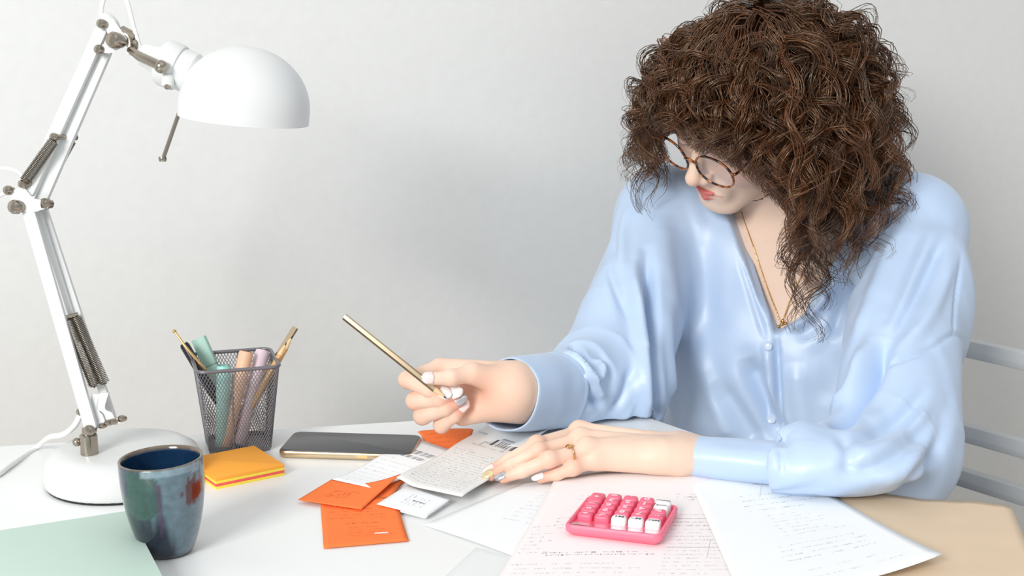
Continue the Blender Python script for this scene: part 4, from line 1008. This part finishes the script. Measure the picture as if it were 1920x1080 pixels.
# ---- necklace
pts = []
for q in ((1390, 398), (1412, 462), (1434, 528), (1454, 580), (1465, 602), (1480, 566), (1497, 528), (1512, 495), (1545, 430)):
    h, n = cast(BB, *q)
    if h is not None: pts.append(h-CF*.0016)
if len(pts) > 3:
    pp = bez(pts, 120); mb = MB().tube(pp, .00075, 6)
    for q in pp[::3]: mb.ball(q, .0011, n=5)
    nk_o = mb.build('necklace', M['goldj'], person, 180); nk_o['label'] = 'thin gold chain with a small pendant'
    q = pts[4]-CF*.002-Z*.004; mb = MB().ball(q, (.0028, .002, .0022), n=8).ball(q+X*.005+Z*.001, (.0026, .0018, .002), n=8).ball(q-X*.004-Z*.003, (.0025, .0018, .002), n=8).ball(q+X*.001+Z*.004, (.002, .0018, .003), n=8)
    mb.build('pendant', M['goldj'], nk_o, 180)
# ---- glasses
def tort():
    m = bpy.data.materials.new('tortoiseshell'); m.use_nodes = True; nt = m.node_tree; b = nt.nodes['Principled BSDF']
    nz = nt.nodes.new('ShaderNodeTexNoise'); nz.inputs['Scale'].default_value = 130; tc = nt.nodes.new('ShaderNodeTexCoord'); nt.links.new(tc.outputs['Object'], nz.inputs['Vector'])
    cr = nt.nodes.new('ShaderNodeValToRGB'); cr.color_ramp.elements[0].position = .42; cr.color_ramp.elements[0].color = lin('1c100c'); cr.color_ramp.elements[1].position = .6; cr.color_ramp.elements[1].color = lin('b5651f')
    nt.links.new(nz.outputs['Fac'], cr.inputs[0]); nt.links.new(cr.outputs[0], b.inputs['Base Color']); b.inputs['Roughness'].default_value = .12; b.inputs['Coat Weight'].default_value = .5; return m
M['tort'] = tort(); M['lens'] = mat('lens_glass', 'f6f8ff', .02, spec=.8, alpha=.10)
gl = thing('glasses', HW((0, .11, -.006)), None, None); 
del_keys = [k for k in ('label', 'category') if k in gl.keys()]
gl.parent = person
GC = {}
for s in (1, -1):
    c = np.array([.0345*s, .1035, -.0145]); fwd = unit(np.array([.10*s, 1, -.10])); sx = unit(np.cross(fwd, Z)); sz = np.cross(sx, fwd)
    loop = []
    for t in np.linspace(0, TAU, 49):
        ca, sa = math.cos(t), math.sin(t); loop.append(HW(c+sx*.0270*np.sign(ca)*abs(ca)**.9+sz*.0240*np.sign(sa)*abs(sa)**.92-fwd*.0))
    MB().tube(loop, .0016, 8, False).build('rim', M['tort'], gl, 180)
    MB().add(loop[:-1], [list(range(48))]).build('lens', M['lens'], gl, 180)
    e = c-sx*.0270*(1 if (sx[0]*s < 0) else -1)+sz*.008
    tube = bez([HW(e), HW(e+np.array([.006*s, -.006, .002])), HW((.070*s, .03, .006)), HW((.079*s, -.02, .010)), HW((.078*s, -.045, -.012))], 24)
    MB().tube(tube, .0018, 8).build('temple', M['tort'], gl, 180)
MB().tube(bez([HW((.0105, .1065, -.010)), HW((0, .1105, -.004)), HW((-.0105, .1065, -.010))], 12), .0018, 8).build('bridge', M['tort'], gl, 180)
# ------------------------------------------------------------------ hair
HE_C = np.array([0, -.014, .029]); HE_R = np.array([.079, .100, .084])
dn = RH.T@np.array([0, 0, -1.0])                        # straight down, in the head's frame
r2 = np.random.default_rng(11)
def guides(n, N, seed):
    r = np.random.default_rng(seed); u = []
    while len(u) < n:
        d = r.normal(size=3); d /= np.linalg.norm(d)
        lim = (.95*d[1]-.22) if d[1] > 0 else -.42+.1*d[1]
        if d[2] > lim: u.append(d)
    u = np.array(u); root = HE_C+u*HE_R*1.0
    front = np.clip((u[:, 1]-.15)/.5, 0, 1); back = np.clip(-u[:, 1]*1.5+.1, 0, 1); left = np.clip(-u[:, 0], 0, 1)
    up_ = np.clip((u[:, 2]-.2)/.8, 0, 1)
    length = (.232+.05*r.normal(size=n)*.5)*(1-.52*front)*(1+.10*left)-.02*(1-up_)
    length = np.clip(length, .085, .29)
    lift = (r.random(n)**.7)*(.013+.034*back)*(1-.2*front)*np.clip(1.2-up_*.8, .35, 1)+.004
    crown = np.array([.008, -.040, .110]); tang = root-crown; nrm = u/HE_R; nrm /= np.linalg.norm(nrm, axis=1)[:, None]
    tang -= (tang*nrm).sum(1)[:, None]*nrm; tang /= np.linalg.norm(tang, axis=1)[:, None]+1e-9
    nc = np.exp(-(np.linalg.norm(root-crown, axis=1)/.03)**2)[:, None]; d = nrm*(.30-.15*nc)+tang*.9+r.normal(size=(n, 3))*(.18+.6*nc); d /= np.linalg.norm(d, axis=1)[:, None]
    pos = root.copy(); out = [pos.copy()]; st = length/(N-1); wob = np.zeros((n, 3))
    for k in range(1, N):
        t = k/(N-1); s = st*k
        w = (.05+.42*t**1.2)*(st/.0085)
        wob = .75*wob+r.normal(size=(n, 3))*.055; d = d+dn*(w*(1+1.3*front))[:, None]*.62+wob*min(1, t*3); d /= np.linalg.norm(d, axis=1)[:, None]
        pos = pos+d*st[:, None]
        off = .004+lift*np.clip(s/.07, 0, 1)**.8
        Rr = HE_R+off[:, None]; q = (pos-HE_C)/Rr; m = np.linalg.norm(q, axis=1)
        # keep above the scalp and its cushion of hair; the cushion fades once below the skull
        fade = np.clip((pos@dn+.09)/.06, 0, 1)
        ins = m < 1; qn = q/m[:, None]; tgt = HE_C+qn*Rr
        push = np.where(ins, 1.0, 0)*(1-.55*fade)
        pos = pos+(tgt-pos)*push[:, None]
        n2 = qn/Rr; n2 /= np.linalg.norm(n2, axis=1)[:, None]; inn = (d*n2).sum(1); d = d-np.where(ins & (inn < 0), inn, 0)[:, None]*n2*.9
        d /= np.linalg.norm(d, axis=1)[:, None]; out.append(pos.copy())
    return np.stack(out, 1), u, length, lift          # n,N,3
def frames(Gp):
    t = np.gradient(Gp, axis=1); t /= np.linalg.norm(t, axis=2)[..., None]+1e-9
    a = np.array([.31, .52, .79]); x = np.cross(t, a); x /= np.linalg.norm(x, axis=2)[..., None]+1e-9
    return t, x, np.cross(t, x)
def strands(Gp, length, per, seed, curl=(.0035, .0095), wl=(.036, .058), spread=.0085, loose=False):
    r = np.random.default_rng(seed); n, N, _ = Gp.shape; t, x, y = frames(Gp)
    s = np.linspace(0, 1, N)[None]*length[:, None]
    A = r.uniform(*curl, n); Wl = r.uniform(*wl, n); ph = r.uniform(0, TAU, n); hand = r.choice([-1, 1], n)
    res = []; colr = []; base = r.random(n); spr = r.uniform(.35, 1.15, n)
    for k in range(per):
        f = np.linspace(0, 1, N)[None]
        env = np.clip(s/.05, 0, 1)*(.55+.75*f)
        an = hand[:, None]*TAU*s/(Wl*(1+.02*r.normal(size=n)))[:, None]+(ph+.22*r.normal(size=n))[:, None]
        a_ = (A*(1+.28*r.normal(size=n)))[:, None]*env
        th = r.uniform(0, TAU, n)[:, None]+f*r.normal(size=n)[:, None]*.5; rad = (spread*spr)[:, None]*np.sqrt(r.random(n))[:, None]*(.55+.45*np.sin(np.pi*np.clip(f*1.05, 0, 1)))*np.where(r.random(n) < .08, 2.0, 1)[:, None]
        ox = a_*np.cos(an)+rad*np.cos(th); oy = a_*np.sin(an)+rad*np.sin(th)
        res.append(Gp+ox[..., None]*x+oy[..., None]*y); colr.append(np.clip(base*.6+r.random(n)*.4, 0, 1))
    return np.concatenate(res), np.concatenate(colr)
def tubes(S, rad, K=3):
    n, N, _ = S.shape; t, x, y = frames(S); f = np.linspace(0, 1, N)
    rr = rad[:, None]*np.where(f < .6, 1, 1-(f-.6)/.4*.75)[None]
    V = np.stack([S+rr[..., None]*(math.cos(TAU*j/K)*x+math.sin(TAU*j/K)*y) for j in range(K)], 2).reshape(-1, 3)
    b = (np.arange(n)[:, None, None]*N+np.arange(N-1)[None, :, None])*K; j = np.arange(K)[None, None]; j2 = (j+1) % K
    Q = np.stack(np.broadcast_arrays(b+j, b+j2, b+K+j2, b+K+j), -1).reshape(-1, 4)
    return V, Q
NS = 40
EC = P(1447, 245, 1.64); ER = np.array([.172, .20, .166])
def envelope(S):
    q = (HW(S)-EC)/ER; q2 = q.copy(); q2[..., 2] = np.where(q[..., 2] < 0, q[..., 2]*.25, q[..., 2]); m = np.linalg.norm(q2, axis=2)
    m2 = np.where(m > .80, .80+.22*np.tanh((m-.80)/.22*.8), m); k = (m2/np.maximum(m, 1e-6))[..., None]; dn_ = q[..., 2:3] < 0
    qn = q*k; qn[..., 2:3] = np.where(dn_, q[..., 2:3], qn[..., 2:3])
    return (qn*ER+EC-HC)@RH
g1, u1, l1, _ = guides(370, NS, 3); g1 = envelope(g1); s1, c1 = strands(g1, l1, 16, 5, (.005, .0150), (.052, .100), .0085)
g2, u2, l2, _ = guides(260, NS, 8); g2 = envelope(g2); s2, c2 = strands(g2, l2*1.03, 3, 6, (.005, .016), (.045, .08), .004)   # stray curls
S_ = np.concatenate([s1, s2]); cc2 = np.concatenate([c1, c2])
# keep the strands out of the face
def clear_face(S):
    q = (S-np.array([0, .055, -.045]))/np.array([.064, .062, .078]); m = np.linalg.norm(q, axis=2); k = np.clip(1.0/np.maximum(m, 1e-3), 1, 3)
    return np.where((m < 1)[..., None], S+(q/m[..., None]*np.array([.064, .062, .078])+np.array([0, .055, -.045])-S), S)
S_ = clear_face(S_)
def trim(S):
    m = (S[..., 0] > -.092+.02*r2.random(len(S))[:, None]) & (S[..., 0] < .056) & (S[..., 1] > .018+.03*r2.random(len(S))[:, None]) & (S[..., 2] < (-.012+r2.normal(size=len(S))*.010)[:, None])
    pj = proj(HW(S)); pg = np.array([(1238,256),(1268,246),(1292,276),(1314,291),(1332,287),(1366,305),(1398,328),(1432,360),(1474,398),(1462,440),(1440,560),(1386,430),(1345,408),(1300,394),(1266,344),(1256,300)], float)
    sd_ = poly_sd(pj[..., 0].ravel(), pj[..., 1].ravel(), pg).reshape(pj.shape[:2]); rnd = r2.random(len(S))[:, None]; near = ((S-HC*0)@(RH.T@(CAM-HC)) > -.0)
    m |= (sd_ < -9*rnd+3)
    first = np.where(m.any(1), m.argmax(1), S.shape[1]); i = np.minimum(np.arange(S.shape[1])[None], np.maximum(first-1, 1)[:, None])
    # squeeze the strand into the part before the cut
    f = np.maximum(first-1, 1)[:, None]*np.arange(S.shape[1])[None]/(S.shape[1]-1); i0 = np.floor(f).astype(int); i1 = np.minimum(i0+1, S.shape[1]-1); w = (f-i0)[..., None]
    a = np.take_along_axis(S, i0[..., None], 1); b = np.take_along_axis(S, i1[..., None], 1); return a*(1-w)+b*w
q_ = (S_-HE_C)/(HE_R+.003+.012*r2.random(len(S_))[:, None, None]); m_ = np.linalg.norm(q_, axis=2)[..., None]; S_ = np.where(m_ < 1, HE_C+(S_-HE_C)/np.maximum(m_, .3), S_)
S_ = trim(S_)
rad = r2.uniform(.00035, .00085, len(S_))
hv, hq = tubes(S_, rad); n_s = len(S_)
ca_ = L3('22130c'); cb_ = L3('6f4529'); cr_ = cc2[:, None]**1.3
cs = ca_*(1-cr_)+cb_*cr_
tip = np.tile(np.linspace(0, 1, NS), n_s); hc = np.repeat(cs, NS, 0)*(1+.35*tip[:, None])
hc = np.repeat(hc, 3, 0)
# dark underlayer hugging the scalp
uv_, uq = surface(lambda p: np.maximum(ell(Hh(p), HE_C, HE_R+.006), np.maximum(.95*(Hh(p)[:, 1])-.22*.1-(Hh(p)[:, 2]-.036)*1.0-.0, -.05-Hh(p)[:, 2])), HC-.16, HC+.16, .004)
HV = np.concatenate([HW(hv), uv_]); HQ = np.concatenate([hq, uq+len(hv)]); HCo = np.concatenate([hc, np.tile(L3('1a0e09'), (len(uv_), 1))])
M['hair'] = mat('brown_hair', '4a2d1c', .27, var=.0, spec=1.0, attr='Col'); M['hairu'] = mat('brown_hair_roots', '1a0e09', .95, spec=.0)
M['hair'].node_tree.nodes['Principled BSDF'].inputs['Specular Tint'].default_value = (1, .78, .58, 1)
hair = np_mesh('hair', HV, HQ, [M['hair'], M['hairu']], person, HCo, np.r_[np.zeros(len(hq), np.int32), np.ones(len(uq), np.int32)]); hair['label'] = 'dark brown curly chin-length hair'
# ------------------------------------------------------------------ light, camera
w = bpy.data.worlds.new('world'); SC.world = w; w.use_nodes = True
bg = w.node_tree.nodes['Background']; bg.inputs[0].default_value = (.93, .96, 1.0, 1); bg.inputs[1].default_value = .60
def area(name, loc, tgt, size, power, col=(1, 1, 1)):
    l = bpy.data.lights.new(name, 'AREA'); l.shape = 'RECTANGLE'; l.size, l.size_y = size; l.energy = power; l.color = col
    o = bpy.data.objects.new(name, l); COL.objects.link(o); o.location = loc
    o.rotation_euler = (Vector(tgt)-Vector(loc)).to_track_quat('-Z', 'Y').to_euler(); return o
area('window_light', (-1.95, -2.3, 2.65), (.25, 1.5, .9), (1.4, 1.4), 152, (1, .985, .96))
area('ceiling_bounce', (.4, .4, 2.75), (.2, 1.4, .8), (2.2, 2.2), 8, (1, .99, .97))
cam = bpy.data.cameras.new('camera'); cam.sensor_width = 36; cam.lens = 36*FPX/1920; cam.clip_start = .05
co_ = bpy.data.objects.new('camera', cam); COL.objects.link(co_); co_.location = CAM; co_.rotation_euler = (math.pi/2-PIT, 0, 0); SC.camera = co_
SC.view_settings.view_transform = 'Standard'; SC.view_settings.look = 'None'; SC.view_settings.exposure = 0
